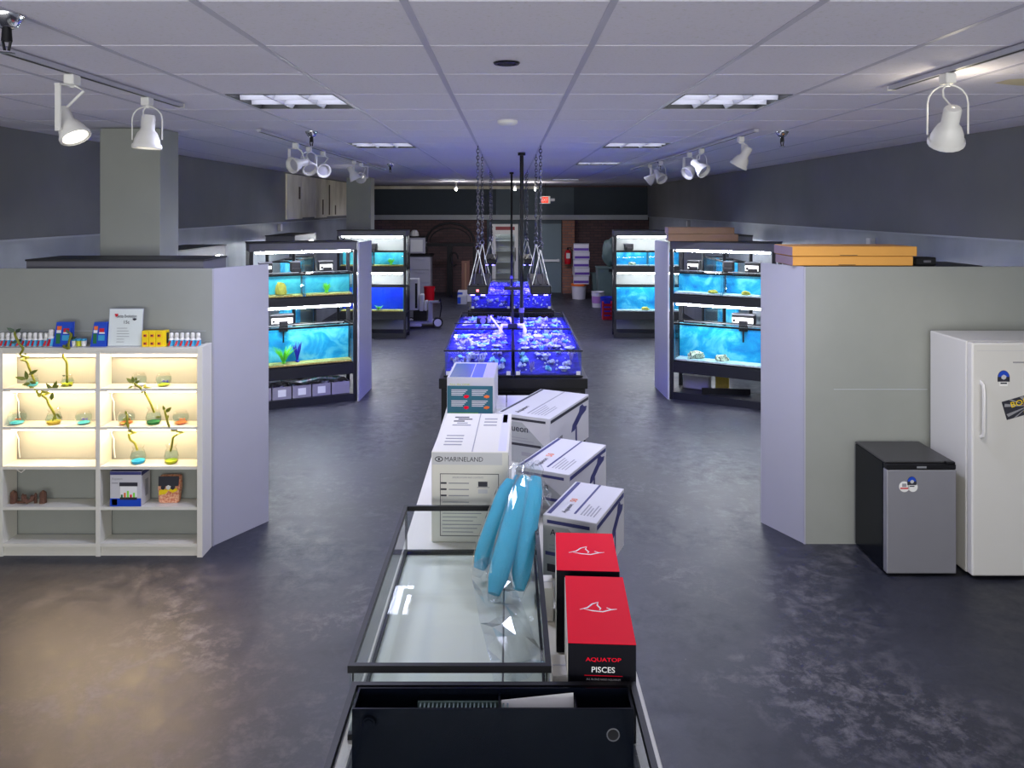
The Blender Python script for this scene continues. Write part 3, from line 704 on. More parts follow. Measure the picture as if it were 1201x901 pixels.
ornament(at(R1, 0.26, 0.12, zf2), M['orn_yellow'], 'yellow ornament in the right upper tank of the right rack', (0.045, 0.04, 0.03), 15)
plant_tuft(at(L2, 0.32, 0.14, zf2), M['plant_green'], 'lime plant in the upper tank of the far left rack', 30, 0.12, 0.07, 6)
plant_tuft(at(L2, 0.10, 0.14, zf), M['plant_green'], 'small green plant in the deep blue tank of the far left rack', 20, 0.08, 0.10, 9)
ornament(at(R2, -0.05, 0.12, zf), M['orn_yellow'], 'small reddish rock in the lower tank of the far right rack', (0.06, 0.05, 0.035), 21)
ornament(at(R2, -0.28, 0.12, zf2), M['orn_white'], 'pale rock in the upper tank of the far right rack', (0.06, 0.04, 0.03), 24)
# bins and sack under the left rack
for i in range(5):
    x = -0.475+i*0.225
    t = thing('storage_bin', 'gray open-topped bin under the left rack, '+('leftmost of the five', 'second of five from the left', 'middle one of five', 'fourth of five from the left', 'rightmost, without a white tag')[i], 'bin', at(L1, x, 0.045, 0.0915), L1.rotation_euler.z, 'gray bins under the left rack')
    part('box', 0, lambda b: (b.box(-0.105, 0.105, 0, 0.006, 0, 0.14), b.box(-0.105, 0.105, 0.274, 0.28, 0, 0.14), b.box(-0.105, -0.099, 0.006, 0.274, 0, 0.14), b.box(0.099, 0.105, 0.006, 0.274, 0, 0.14), b.box(-0.099, 0.099, 0.006, 0.274, 0, 0.006)), M['graybag'], t)
    if i < 4: part('tag_sheet', 0, lambda b: b.box(-0.045, 0.045, -0.0025, -0.001, 0.03, 0.11), M['paper'], t, (0, 0, 0), 0)
    b = MB()
    for q in range(9): b.blob((random.uniform(-0.08, 0.08), random.uniform(0.03, 0.25), random.uniform(0.10, 0.15)), (0.03, 0.03, 0.018), 1, 0.3, q+i*9)
    o = b.build('packed_packets', M['lilac_gray'], t); o['kind'] = 'stuff'
b = MB(); b.blob((0, 0, 0.055), (0.36, 0.13, 0.045), 3, 0.07, 77)
for v in b.bm.verts: v.co.z = max(0.004, v.co.z+0.02*math.sin(v.co.x*14))
o = b.build('gravel_sack', M['gravelbag'], None, True, at(L1, 0.08, 0.15, 0.236), L1.rotation_euler.z); tag(o, 'printed plastic sack lying on the gray bins', 'sack')
# clutter under the right rack
t = tag(bx('flat_board', (-0.28, 0.28, -0.015, 0.015, 0, 0.07), M['black']), 'dark flat board lying under the right rack', 'board'); t.location = at(R1, 0.02, 0.17, 0.0915); t.rotation_euler = (0, 0, R1.rotation_euler.z+R(24))
t = thing('gravel_packet', 'yellow packet leaning under the right rack', 'packet', at(R1, -0.06, 0.30, 0.0915), R1.rotation_euler.z); bx('pouch', (-0.08, 0.08, 0, 0.05, 0, 0.2), M['orn_yellow'], t, 0.015, 2); bx('seal_strip', (-0.075, 0.075, 0.015, 0.035, 0.2005, 0.215), M['yellow'], t)
t = thing('storage_tub', 'pale printed tub at the left under the right rack', 'tub', at(R1, -0.36, 0.24, 0.0915), R1.rotation_euler.z); bx('body', (-0.16, 0.16, 0, 0.12, 0, 0.16), M['lilac_gray'], t, 0.01); bx('lid', (-0.165, 0.165, -0.005, 0.125, 0.1605, 0.175), M['white_panel'], t, 0.004)
# cardboard on the racks
def flat_box(loc, rz, w, d, h, m, lab, end=None, group=None):
    t = thing('cardboard_box', lab, 'box', loc, rz, group)
    bx('carton', (-w/2, w/2, 0, d, 0, h), m, t, 0.003)
    bx('tape_strip', (-w/2+0.01, w/2-0.01, d/2-0.025, d/2+0.025, h+0.0002, h+0.001), M['kraft'], t)
    bx('flap_slit', (-w*0.12, w*0.02, -0.0012, -0.0002, 0.004, 0.008), M['stain'], t)
    if end: bx('shaded_end', (-w/2-0.003, -w/2-0.0005, 0.004, d-0.004, 0.003, h-0.003), end, t)  # left end covered in mauve-gray, its shade put into the color
    return t
flat_box((2.375, 5.262, 1.8985), 0, 0.83, 0.34, 0.064, M['kraft_orange'], 'lower of the two flat orange-brown boxes on the right partition', M['kraft_shade'], 'flat boxes on the right partition')
flat_box((2.385, 5.255, 1.9645), R(0.3), 0.86, 0.36, 0.066, M['kraft_orange'], 'upper of the two flat orange-brown boxes on the right partition', M['kraft_shade'], 'flat boxes on the right partition')
t = thing('power_box', 'small black box beside the orange-brown boxes on the right partition', 'box', (2.895, 5.29, 1.8985), 0); bx('body', (-0.07, 0.07, 0, 0.12, 0, 0.055), M['black'], t, 0.005); bx('knob', (-0.02, 0.03, -0.008, -0.0005, 0.02, 0.035), M['rack_gray'], t, 0.002)
flat_box(at(R1, -0.20, -0.02, 1.9025), R1.rotation_euler.z+R(22), 0.80, 0.34, 0.085, M['kraft'], 'lower flat brown cardboard box on top of the right rack', M['kraft_shade'], 'brown boxes on the right rack')
flat_box(at(R1, -0.22, -0.03, 1.989), R1.rotation_euler.z+R(24), 0.76, 0.34, 0.075, M['kraft'], 'upper flat brown cardboard box on top of the right rack', M['kraft_shade'], 'brown boxes on the right rack')

# ================================================================== CORAL ISLANDS
CORALS = []
def coral_mesh(kind, seed):
    rng = random.Random(seed); b = MB()
    if kind == 0:
        for i in range(6): b.blob((rng.uniform(-0.03, 0.03), rng.uniform(-0.03, 0.03), rng.uniform(0.012, 0.03)), (rng.uniform(0.016, 0.028),)*2+(rng.uniform(0.014, 0.024),), 1, 0.25, seed+i)
    elif kind == 1:
        for i in range(11):
            a = rng.uniform(0, 6.28); l = rng.uniform(0.04, 0.075); s = rng.uniform(0.01, 0.04)
            b.tube([(0, 0, 0), (math.cos(a)*s*0.5, math.sin(a)*s*0.5, l*0.5), (math.cos(a)*s, math.sin(a)*s, l)], [0.008, 0.007, 0.004], 5, up=Vector((0.2, 0.3, 1)))
    else:
        b.cyl((0, 0, 0), (0, 0, 0.02), 0.014, 0.03, 9); b.lathe([(0.03, 0.02), (0.048, 0.03), (0.045, 0.036), (0.012, 0.028)], 11)
        b.blob((0.02, 0.01, 0.04), (0.014, 0.014, 0.012), 1, 0.2, seed)
    return b
CM = {}
for kind in range(3):
    for mk in ('coral_a', 'coral_b', 'coral_c'):
        CM[(kind, mk)] = coral_mesh(kind, kind*10+len(mk)).mesh('coral', M[mk], kind != 1)
def coral_tank(x0, x1, y0, y1, z0, h, lab, n, where, seed, bias=None):
    w, d = x1-x0, y1-y0
    t = thing('coral_tank', lab, 'coral tank', ((x0+x1)/2, y0, z0), 0, 'shallow coral tanks')
    pane_set(t, w, d, h, 'glass', 0.008)
    part('top_rim', (w, d, h), rim_fn(w, d, h-0.012, h, 0.01), M['black'], t)
    part('base_rim', (w, d), rim_fn(w, d, 0.0, 0.012), M['black'], t)
    def bed(yy): return 0.03+0.142*max(0.0, min(1.0, (yy-0.10)/0.36))
    def bed_fn(b):
        nx, ny = 12, 26; g_ = {}; r_ = random.Random(seed)
        for i in range(nx+1):
            for j in range(ny+1):
                yy = 0.01+(d-0.02)*j/ny; g_[i, j] = b.bm.verts.new((-w/2+0.01+(w-0.02)*i/nx, yy, bed(yy)+r_.uniform(-0.006, 0.006)))
        for i in range(nx):
            for j in range(ny): b.bm.faces.new((g_[i, j], g_[i+1, j], g_[i+1, j+1], g_[i, j+1]))
        lo = [b.bm.verts.new((x_, y_, 0.013)) for x_, y_ in ((-w/2+0.01, 0.01), (w/2-0.01, 0.01), (w/2-0.01, d-0.01), (-w/2+0.01, d-0.01))]
        b.bm.faces.new(lo[::-1])
        b.bm.faces.new([lo[0], lo[1]]+[g_[i, 0] for i in range(nx, -1, -1)]); b.bm.faces.new([lo[2], lo[3]]+[g_[i, ny] for i in range(nx+1)])
        b.bm.faces.new([lo[3], lo[0]]+[g_[0, j] for j in range(ny+1)]); b.bm.faces.new([lo[1], lo[2]]+[g_[nx, j] for j in range(ny, -1, -1)])
    part('sand_bed', (w, d, seed), bed_fn, M['reef_sand'], t)
    part('water', (w, d, h), lambda b: b.box(-w/2+0.0085, w/2-0.0085, 0.0085, d-0.0085, 0.029, h-0.03), M['water_blue'], t)
    for s in (-1, 1):
        part('corner_pad', 0, lambda b: b.box(-0.018, 0.018, -0.004, -0.0005, 0.016, 0.05), M['white'], t, (s*(w/2-0.035), 0, 0))
    rng = random.Random(seed); placed = []
    for k in range(n):
        for _ in range(30):
            x, y = rng.uniform(x0+0.07, x1-0.07), rng.uniform(y0+0.07, y1-0.07)
            if bias and rng.random() < 0.75:
                x = rng.gauss(bias[0], bias[2]); y = rng.gauss(bias[1], bias[3])
                if not (x0+0.06 < x < x1-0.06 and y0+0.06 < y < y1-0.06): continue
            if all((x-a)**2+(y-b_)**2 > 0.0042 for a, b_ in placed): break
        else: continue
        placed.append((x, y)); kind = rng.choice((0, 0, 1, 2)); mk = rng.choice(('coral_a', 'coral_a', 'coral_b', 'coral_c'))
        o = link('coral', CM[(kind, mk)]); s = rng.uniform(0.8, 1.35)
        low = y < y0+0.30; s *= 0.85; o.location = (x, y, z0+bed(y-y0)-0.004); o.scale = (s, s, s*(rng.uniform(1.0, 1.5) if low else rng.uniform(0.6, 0.9))); o.rotation_euler = (0, 0, rng.uniform(0, 6))
        tag(o, f'small coral colony growing in the {where}', 'coral', f'corals in the {where}')
    rb = MB()
    for k in range(90):
        yy = rng.uniform(0.06, d-0.05); rb.blob((rng.uniform(-w/2+0.05, w/2-0.05), yy, bed(yy)+0.004), (rng.uniform(0.006, 0.016),)*3, 1, 0.3, k)
    o = rb.build('coral_rubble', M['coral_a'], t); o['kind'] = 'stuff'
    return t
def stand(x0, x1, y0, y1, h, lab):
    t = thing('tank_stand', lab, 'stand', ((x0+x1)/2, y0, 0)); w, d = x1-x0, y1-y0
    bx('cabinet', (-w/2+0.02, w/2-0.02, 0.02, d-0.02, 0.06, h-0.09), M['black'], t)
    bx('plinth', (-w/2+0.06, w/2-0.06, 0.06, d-0.06, 0, 0.06), M['black'], t)
    bx('fascia', (-w/2, w/2, 0, d, h-0.09, h), M['black'], t, 0.004)
    bx('door', (-w/2+0.06, -0.01, 0.012, 0.0195, 0.10, h-0.12), M['black'], t); bx('door', (0.01, w/2-0.06, 0.012, 0.0195, 0.10, h-0.12), M['black'], t)
ZC = 0.805
stand(-0.615, 0.69, 6.68, 9.25, 0.80, 'black stand under the front blue coral tanks')
coral_tank(-0.572, 0.030, 6.73, 7.94, ZC, 0.235, 'front left shallow blue coral tank behind the teal box', 56, 'front left blue tank', 1)
coral_tank(0.045, 0.647, 6.73, 7.94, ZC, 0.235, 'front right shallow blue coral tank beside the white pipes', 52, 'front right blue tank', 2, (0.25, 7.45, 0.09, 0.2))
coral_tank(-0.572, 0.030, 7.96, 9.17, ZC, 0.235, 'rear left shallow blue coral tank holding a black pump', 40, 'rear left blue tank of the front group', 3)
coral_tank(0.045, 0.647, 7.96, 9.17, ZC, 0.235, 'rear right shallow blue coral tank behind the tall black pole', 40, 'rear right blue tank of the front group', 4)
stand(-0.62, 0.68, 11.48, 14.15, 0.75, 'black stand under the back blue coral tanks')
coral_tank(-0.58, 0.025, 11.54, 12.8, 0.755, 0.225, 'left blue coral tank of the back group', 20, 'left tank of the back group', 5)
coral_tank(0.04, 0.645, 11.54, 12.8, 0.755, 0.225, 'right blue coral tank of the back group', 20, 'right tank of the back group', 6)
coral_tank(-0.58, 0.025, 12.82, 14.08, 0.755, 0.225, 'furthest left blue coral tank of the back group', 14, 'furthest left blue tank', 7)
coral_tank(0.04, 0.645, 12.82, 14.08, 0.755, 0.225, 'furthest right blue coral tank of the back group', 14, 'furthest right blue tank', 8)
# hanging actinic lights on chains
def chain_fn(L, n):
    def f(b):
        s = L/n
        for i in range(n):
            z = -i*s-s/2; a, c = s*0.70, 0.0135; pts = []
            for q in range(8):
                th = 2*math.pi*q/8; u, w = math.cos(th)*c, math.sin(th)*a
                pts.append((u, 0.0, z+w) if i % 2 else (0.0, u, z+w))
            b.tube(pts, 0.0042, 4, closed=True, up=Vector((0.31, 0.27, 0.2)))
    return f
def light_fixture(x, y0, L, z, w, lab, red=False, zr=1.93):
    t = thing('hanging_tank_light', lab, 'hanging light', (x, y0, z), 0, 'black lights hung over the coral tanks')
    bx('housing', (-w/2, w/2, 0, L, 0, 0.085), M['black'], t, 0.012, 2)
    for q in (-0.05, 0.05): bx('tube', (q-0.02, q+0.02, 0.03, L-0.03, -0.012, -0.0005), M['tube_blue'], t)
    for q in (-0.07, 0.0, 0.07): bx('cooling_fin', (q-0.012, q+0.012, 0.08, L-0.08, 0.0855, 0.095), M['black'], t)
    if red: bx('indicator', (-0.012, 0.012, -0.004, -0.0005, 0.03, 0.05), M['indicator'], t)
    for yy in (0.08, L-0.08):
        top = CEIL-0.006-z; ring = zr-z
        part('chain', (round(top-ring, 3),), chain_fn(top-ring, 30), M['chain'], t, (0, yy, top))
        b = MB(); b.tube([(math.cos(a*math.pi/6)*0.022, yy, ring-0.02+math.sin(a*math.pi/6)*0.022) for a in range(12)], 0.004, 5, closed=True, up=Vector((0, 1, 0.1))); b.build('ring', M['chrome'], t)
        for s in (-1, 1):
            b = MB(); b.cyl((0, yy, ring-0.04), (s*(w/2-0.02), yy, 0.083), 0.0035, None, 6); b.build('cable', M['alu'], t)
            b = MB(); b.cyl((s*0.01, yy, ring-0.04), (s*0.04, yy+0.14, 0.083), 0.0028, None, 6); b.build('cable', M['alu'], t)
        b = MB(); rng = random.Random(int(x*100)+int(yy*10))
        b.tube([(0.012*math.cos(a*1.3)+0.012*rng.uniform(-1, 1), yy+0.02*math.sin(a*1.7), ring+0.09-abs(a-6)*0.017) for a in range(13)], 0.006, 5, up=Vector((0, 1, 0.1))); b.build('chain_slack', M['chain'], t)
    La = area('actinic_light', (0, L/2, -0.02), (0, 0, 0), w-0.05, L, BLUE_W, (0.09, 0.06, 1.0), 140); La.parent = t
light_fixture(-0.30, 7.28, 1.36, 1.467, 0.20, 'black hanging light with a red indicator, left over the front coral tanks', True)
light_fixture(0.305, 7.28, 1.36, 1.467, 0.20, 'black hanging light on chains, right over the front coral tanks')
light_fixture(-0.30, 12.0, 1.36, 1.40, 0.20, 'black hanging light, left over the back coral tanks', False, 1.8)
light_fixture(0.29, 12.0, 1.36, 1.40, 0.20, 'black hanging light, right over the back coral tanks', False, 1.8)
def pole(x, y, z0, r, lab):
    t = thing('support_pole', lab, 'pole', (x, y, z0)); L = CEIL-0.006-z0
    b = MB(); b.cyl((0, 0, 0), (0, 0, L), r, None, 12); b.build('pipe', M['black'], t, True)
    b = MB(); b.cyl((0, 0, L-0.03), (0, 0, L), r*2, None, 14); b.build('flange', M['black'], t, True)
    b = MB(); b.cyl((0, 0, 0.12), (0, 0, 0.17), r*1.4, None, 12); b.build('collar', M['rack_gray'], t, True)
pole(0.137, 8.25, 1.045, 0.021, 'tall thick black pole reaching the ceiling over the front coral tanks')
pole(0.043, 12.8, 0.985, 0.018, 'black pole over the back coral tanks')
# things lying on the coral tanks
t = thing('wave_pump', 'black pump sitting on the rear left coral tank', 'pump', (-0.29, 8.20, 1.0405))
bx('motor', (-0.06, 0.06, 0, 0.12, 0, 0.08), M['black'], t, 0.02, 2); b = MB(); b.cyl((0.01, -0.02, 0.04), (0.01, 0.0, 0.04), 0.03, None, 14); b.build('nozzle', M['rack_gray'], t, True); bx('cross_bar', (-0.30, 0.28, 0.03, 0.06, -0.012+0.0125, 0.010), M['black'], t)
b = MB(); b.cyl((-0.21, 8.75, 1.05), (-0.06, 7.55, 1.06), 0.010, None, 8); o = b.build('feeding_rod', M['white']); tag(o, 'long white rod lying across the left coral tanks', 'rod')
t = thing('pipe_fitting', 'black and white pipe fitting where the four front tanks meet', 'pipe fitting', (0.0375, 7.95, 1.0405))
bx('clamp', (-0.05, 0.05, -0.035, 0.035, 0.0, 0.05), M['black'], t, 0.008)
for s in (-1, 1):
    b = MB(); b.tube([(s*0.05, 0, 0.03), (s*0.11, -0.02, 0.035), (s*0.125, -0.06, 0.0), (s*0.125, -0.07, -0.10)], 0.019, 10, up=Vector((0, 1, 0.2))); b.build('elbow', M['white'], t, True)
b = MB(); b.tube([(0, 0.0, 0.05), (-0.03, 0.1, 0.09), (-0.05, 0.3, 0.06)], 0.013, 8, up=Vector((1, 0, 0.2))); b.build('hose', M['white'], t, True)
b = MB(); b.box(-0.09, 0.09, -0.02, 0.02, 0.40, 0.43); b.box(-0.012, 0.012, -0.012, 0.012, 0.05, 0.40); b.build('bracket', M['black'], t)

# ================================================================== DISPLAY TABLE
TZ = 0.68
t = thing('display_table', 'long white table carrying the glass tank and boxes', 'table', (-0.03, 1.25, 0))
for x0, x1 in ((-0.475, 0.006), (0.012, 0.475)): bx('top_panel', (x0, x1, 0, 5.33, TZ-0.035, TZ), M['laminate'], t, 0.003)
bx('side_panel', (-0.455, -0.435, 0.05, 5.28, 0.0, TZ-0.036), M['laminate'], t); bx('side_panel', (0.435, 0.455, 0.05, 5.28, 0.0, TZ-0.036), M['laminate'], t)
for y in (0.06, 2.6, 5.2): bx('cross_panel', (-0.434, 0.434, y, y+0.02, 0, TZ-0.036), M['laminate'], t)
def open_tank(x0, x1, y0, y1, h, lab, name='glass_tank'):
    w, d = x1-x0, y1-y0
    t = thing(name, lab, 'glass tank', ((x0+x1)/2, y0, TZ+0.001), 0)
    pane_set(t, w, d, h, 'glass', 0.007)
    part('bottom_pane', (w, d), lambda b: b.box(-w/2+0.008, w/2-0.008, 0.008, d-0.008, 0.012, 0.019), M['glass_green'], t)
    part('top_rim', (w, d, h), rim_fn(w, d, h-0.022, h, 0.013), M['black'], t)
    part('bottom_rim', (w, d, h), rim_fn(w, d, 0.0, 0.018, 0.012), M['black'], t)
    for sx in (-1, 1):
        for y in (0.009, d-0.013): part('corner_seal', h, lambda b: b.box(-0.002, 0.002, 0, 0.004, 0.02, h-0.024), M['black'], t, (sx*(w/2-0.010), y, 0))
    return t
open_tank(-0.487, 0.125, 2.32, 3.565, 0.226, 'empty shallow glass tank with black rim holding the blue foam')
open_tank(-0.463, 0.372, 1.32, 2.265, 0.208, 'nearest black-rimmed glass tank holding the black box', 'glass_tank')
# black filter box inside the nearest tank
t = thing('sump_box', 'black acrylic filter box with open top at the bottom of the picture', 'filter box', (-0.0455, 2.142, TZ+0.0205))
w, d, h = 0.792, 0.098, 0.19
bx('front_panel', (-w/2, w/2, 0, 0.006, 0, h), M['black_gloss'], t); bx('back_panel', (-w/2, w/2, d-0.006, d, 0, h), M['black_gloss'], t)
for x in (-w/2, w/2-0.006): bx('side_panel', (x, x+0.006, 0.0062, d-0.0062, 0, h), M['black_gloss'], t)
bx('bottom_panel', (-w/2+0.0062, w/2-0.0062, 0.0062, d-0.0062, 0, 0.006), M['black_gloss'], t)
for x in (0.015, 0.235): bx('divider', (x, x+0.005, 0.0065, d-0.0065, 0.0065, h-0.012), M['black_gloss'], t)
b = MB(); b.cyl((-0.347, -0.012, 0.155), (-0.347, -0.0005, 0.155), 0.019, None, 20); b.cyl((-0.347, -0.016, 0.155), (-0.347, -0.012, 0.155), 0.015, None, 6); b.build('bulkhead_cap', M['black_gloss'], t, False)
b = MB(); b.tube([(0.338+math.cos(a*math.pi/10)*0.017, -0.001, 0.118+math.sin(a*math.pi/10)*0.017) for a in range(20)], 0.0018, 5, closed=True, up=Vector((0, 1, 0.05))); b.build('outlet_ring', M['rack_gray'], t, True)
b = MB(); b.cyl((0.338, -0.0012, 0.118), (0.338, -0.0004, 0.118), 0.016, None, 20); b.build('outlet_hole', M['black'], t)
t2 = thing('overflow_grate', 'green-gray slotted grate inside the black filter box', 'grate', (-0.13, 2.155, TZ+0.10))
bx('frame', (-0.135, 0.135, 0.0, 0.008, 0.0, 0.085), M['graygreen'], t2)
bx('frame', (-0.135, 0.135, 0.055, 0.063, 0.0, 0.085), M['graygreen'], t2)
for i in range(22): part('tooth', 0, lambda b: b.box(-0.0022, 0.0022, 0.0085, 0.0545, 0.055, 0.084), M['graygreen'], t2, (-0.126+i*0.012, 0, 0))
t2 = thing('card_insert', 'pale gray card standing in the black filter box', 'card', (0.083, 2.155, TZ+0.06)); b = MB(); b.poly([(-0.105, 0, 0), (0.105, 0, 0), (0.105, 0.07, 0.140), (-0.105, 0.055, 0.128)], (0, 0.003, 0.002)); b.build('sheet', M['paper'], t2); bx('stiffener', (-0.09, 0.09, 0.022, 0.026, 0.0, 0.03), M['graypaper'], t2)
# small cream boxes between the tank and the red cartons
for i, (x, y, hh) in enumerate(((0.158, 2.36, 0.17), (0.150, 2.98, 0.13))):
    t = thing('cream_box', ('near', 'far')[i]+' small cream carton squeezed beside the glass tank', 'box', (x, y, TZ+0.001)); bx('carton', (-0.024, 0.024, 0, 0.11, 0, hh), M['carton_cream'], t, 0.002); bx('flap', (-0.022, 0.022, 0.05, 0.056, hh+0.0003, hh+0.0015), M['graypaper'], t)

# ---- printed cartons
def carton(name, lab, cat, loc, rz, w, d, h, m, group=None):
    t = thing(name, lab, cat, loc, rz, group)
    bx('carton', (-w/2, w/2, -d/2, d/2, 0, h), m, t, 0.0025)
    return t
E = 0.0006
def fr(t, n, x0, x1, z0, z1, d, m): return bx(n, (x0, x1, -d/2-2*E, -d/2-E*0.3, z0, z1), m, t)       # print on the front face
def tp(t, n, x0, x1, y0, y1, h, m): return bx(n, (x0, x1, y0, y1, h+E*0.3, h+2*E), m, t)             # print on the top face
def rt(t, n, y0, y1, z0, z1, w, m): return bx(n, (w/2+E*0.3, w/2+2*E, y0, y1, z0, z1), m, t)         # print on the right face
# big box of hood lights
w, d, h = 0.372, 0.69, 0.437
t = carton('equipment_carton', 'white carton with a boxed instruction panel behind the glass tank', 'box', (-0.180, 3.685+d/2, TZ+0.001), R(-1.5), w, d, h, M['carton_cream'])
fr(t, 'gray_band', -w/2+0.004, w/2-0.03, h-0.062, h-0.004, d, M['graypaper'])
text('lettering', 'MARINELAND', M['ink'], t, 0.185, (-0.124, -d/2-2*E, h-0.046), height=0.022)
b = MB(); b.tube([(-0.150+math.cos(a*math.pi/8)*0.018, -d/2-2.6*E, h-0.035+math.sin(a*math.pi/8)*0.011) for a in range(16)], 0.0022, 4, closed=True, up=Vector((0, 1, 0.05))); b.cyl((-0.150, -d/2-3*E, h-0.035), (-0.150, -d/2-2*E, h-0.035), 0.006, None, 10); b.build('eye_logo', M['ink'], t)
fx0, fx1, fz0, fz1 = -0.145, 0.140, 0.03, h-0.105
for q in ((fx0, fx1, fz1-0.003, fz1), (fx0, fx1, fz0, fz0+0.003), (fx0, fx0+0.003, fz0, fz1), (fx1-0.003, fx1, fz0, fz1)): fr(t, 'panel_border', q[0], q[1], q[2], q[3], d, M['ink'])
text('heading', 'SPECIFICATIONS AND CONTENTS', M['ink_soft'], t, 0.15, (-0.085, -d/2-2*E, fz1-0.022), height=0.008)
for i in range(3):
    fr(t, 'bullet_bar', fx0+0.004, fx0+0.032, fz1-0.05-i*0.03, fz1-0.042-i*0.03, d, M['ink']); fr(t, 'text_line', fx0+0.042, fx0+0.14, fz1-0.049-i*0.03, fz1-0.044-i*0.03, d, M['ink_soft'])
for i in range(9): fr(t, 'text_line', fx0+0.012, fx0+(0.14 if i < 3 else 0.2-0.02*(i % 3)), fz1-0.14-i*0.018, fz1-0.136-i*0.018, d, M['ink_soft'])
for q in ((0.04, 0.085, fz1-0.062, fz1-0.038, 'ink'), (0.035, 0.095, fz1-0.067, fz1-0.064, 'ink_soft'), (0.04, 0.085, fz1-0.095, fz1-0.075, 'graypaper')): fr(t, 'drawing', q[0], q[1], q[2], q[3], d, M[q[4]])
tp(t, 'lid_seam', 0.008, 0.013, -d/2+0.003, d/2-0.003, h, M['ink_soft']); tp(t, 'purple_edge', w/2-0.05, w/2-0.012, -d/2+0.02, d/2-0.01, h, mat('lilac_print', lin(205, 204, 226), 0.6))
for i in range(5): tp(t, 'drawing', -0.13+0.022*(i % 2), -0.03-0.02*(i % 3), 0.10+i*0.038, 0.118+i*0.038, h, M['ink' if i > 1 else 'ink_soft'])
for i in range(4): tp(t, 'text_line', -0.14, -0.05, -0.24+i*0.05, -0.225+i*0.05, h, M['ink_soft'])
for i in range(3): tp(t, 'text_line', 0.04, 0.11, 0.1+i*0.06, 0.12+i*0.06, h, M['ink_soft'])
tp(t, 'side_lettering', w/2-0.045, w/2-0.02, 0.16, 0.32, h, M['navy'])
rt(t, 'edge_line', -d/2+0.01, -d/2+0.016, 0.02, h-0.02, w, M['ink'])
# three pump cartons
def pump_carton(loc, rz, w, d, h, lab, stripe, tri, red=True):
    t = carton('pump_carton', lab, 'box', loc, rz, w, d, h, M['carton'], 'white pump cartons on the table')
    s = M[stripe]
    fr(t, 'front_stripe', -w/2+0.02, w/2-0.03, h-0.035, h-0.02, d, s)
    b = MB(); b.poly([(-w/2+0.003, -d/2-E*0.4, h-0.045), (-w/2+w*0.48, -d/2-E*0.4, h-0.045), (w/2-0.01, -d/2-E*0.4, 0.10), (w/2-0.01, -d/2-E*0.4, 0.005), (-w/2+0.003, -d/2-E*0.4, 0.005)], (0, -E, 0)); b.build('gray_field', mat('gray_carton_field', lin(164, 167, 168), 0.6), t)
    text('lettering', 'Aqueon', M['ink'], t, w*0.5, (-w/2+0.035, -d/2-2.2*E, h-0.045-w*0.16))
    fr(t, 'lower_stripe', -w/2+0.012, w/2-0.06, h*0.36, h*0.36+0.016, d, s)
    for i in range(2): fr(t, 'text_line', -w/2+0.03, w*0.2-0.04*i, h*0.46+i*0.016, h*0.46+0.005+i*0.016, d, M['ink_soft'])
    fr(t, 'picture', -w/2+0.02, -w/2+0.06, h*0.10, h*0.22, d, M['ink']); fr(t, 'picture', -0.01, w*0.2, h*0.16, h*0.24, d, M['ink_soft'])
    tp(t, 'edge_stripe', -w/2+0.012, -w/2+0.03, -d/2+0.02, d/2-0.01, h, s); tp(t, 'lid_seam', 0.0, 0.010, -d/2+0.06, d/2-0.005, h, s if red else M['ink_soft'])
    text('top_lettering', 'Aqueon', M['ink'], t, d*0.24, (-w/2+w*0.36, -d/2+0.05, h+E), (0, 0, R(90)))
    if red: text('top_number', '50', M['orange'], t, d*0.09, (-w/2+w*0.36, -d/2+0.05+d*0.30, h+E), (0, 0, R(90)))
    for i in range(5): tp(t, 'text_line', 0.03+i*w*0.06, 0.036+i*w*0.06, -d/2+0.06, -d/2+d*(0.42-0.04*(i % 3)), h, M['ink_soft'])
    rt(t, 'side_stripe', -d/2+0.01, d/2-0.01, h-0.034, h-0.014, w, s)
    text('side_lettering', 'Aqueon', M['ink'], t, d*0.22, (w/2+2*E, -d/2+0.05, h*0.42), (R(90), 0, R(90)))
    b = MB(); x = w/2+E*0.4
    b.poly([(x, d*0.02, h*0.40), (x, d*0.10, h*0.40), (x, d*0.30, h*0.62), (x, d*0.42, h*0.68), (x, d*0.44, h*0.77), (x, d*0.36, h*0.80), (x, d*0.32, h*0.87), (x, d*0.25, h*0.86), (x, d*0.22, h*0.74), (x, d*0.05, h*0.55)], (E*1.2, 0, 0)); b.poly([(x, d*0.13, h*0.43), (x, d*0.17, h*0.46), (x, d*0.17, h*0.12), (x, d*0.13, h*0.12)], (E, 0, 0))
    b.build('pump_picture', M['ink' if stripe == 'teal' else 'navy'], t)
    return t
pump_carton((0.242, 5.14, TZ+0.001), R(-26), 0.37, 0.70, 0.302, 'furthest and largest of the three white pump cartons, gray striped', 'ink', 'graypaper', False)
pump_carton((0.300, 4.255, TZ+0.001), R(-27), 0.31, 0.56, 0.238, 'middle of the three white pump cartons with navy stripes', 'navy', 'graypaper')
pump_carton((0.350, 3.50, TZ+0.001), R(-24), 0.245, 0.44, 0.272, 'nearest of the three white pump cartons, behind the red boxes', 'navy', 'graypaper')
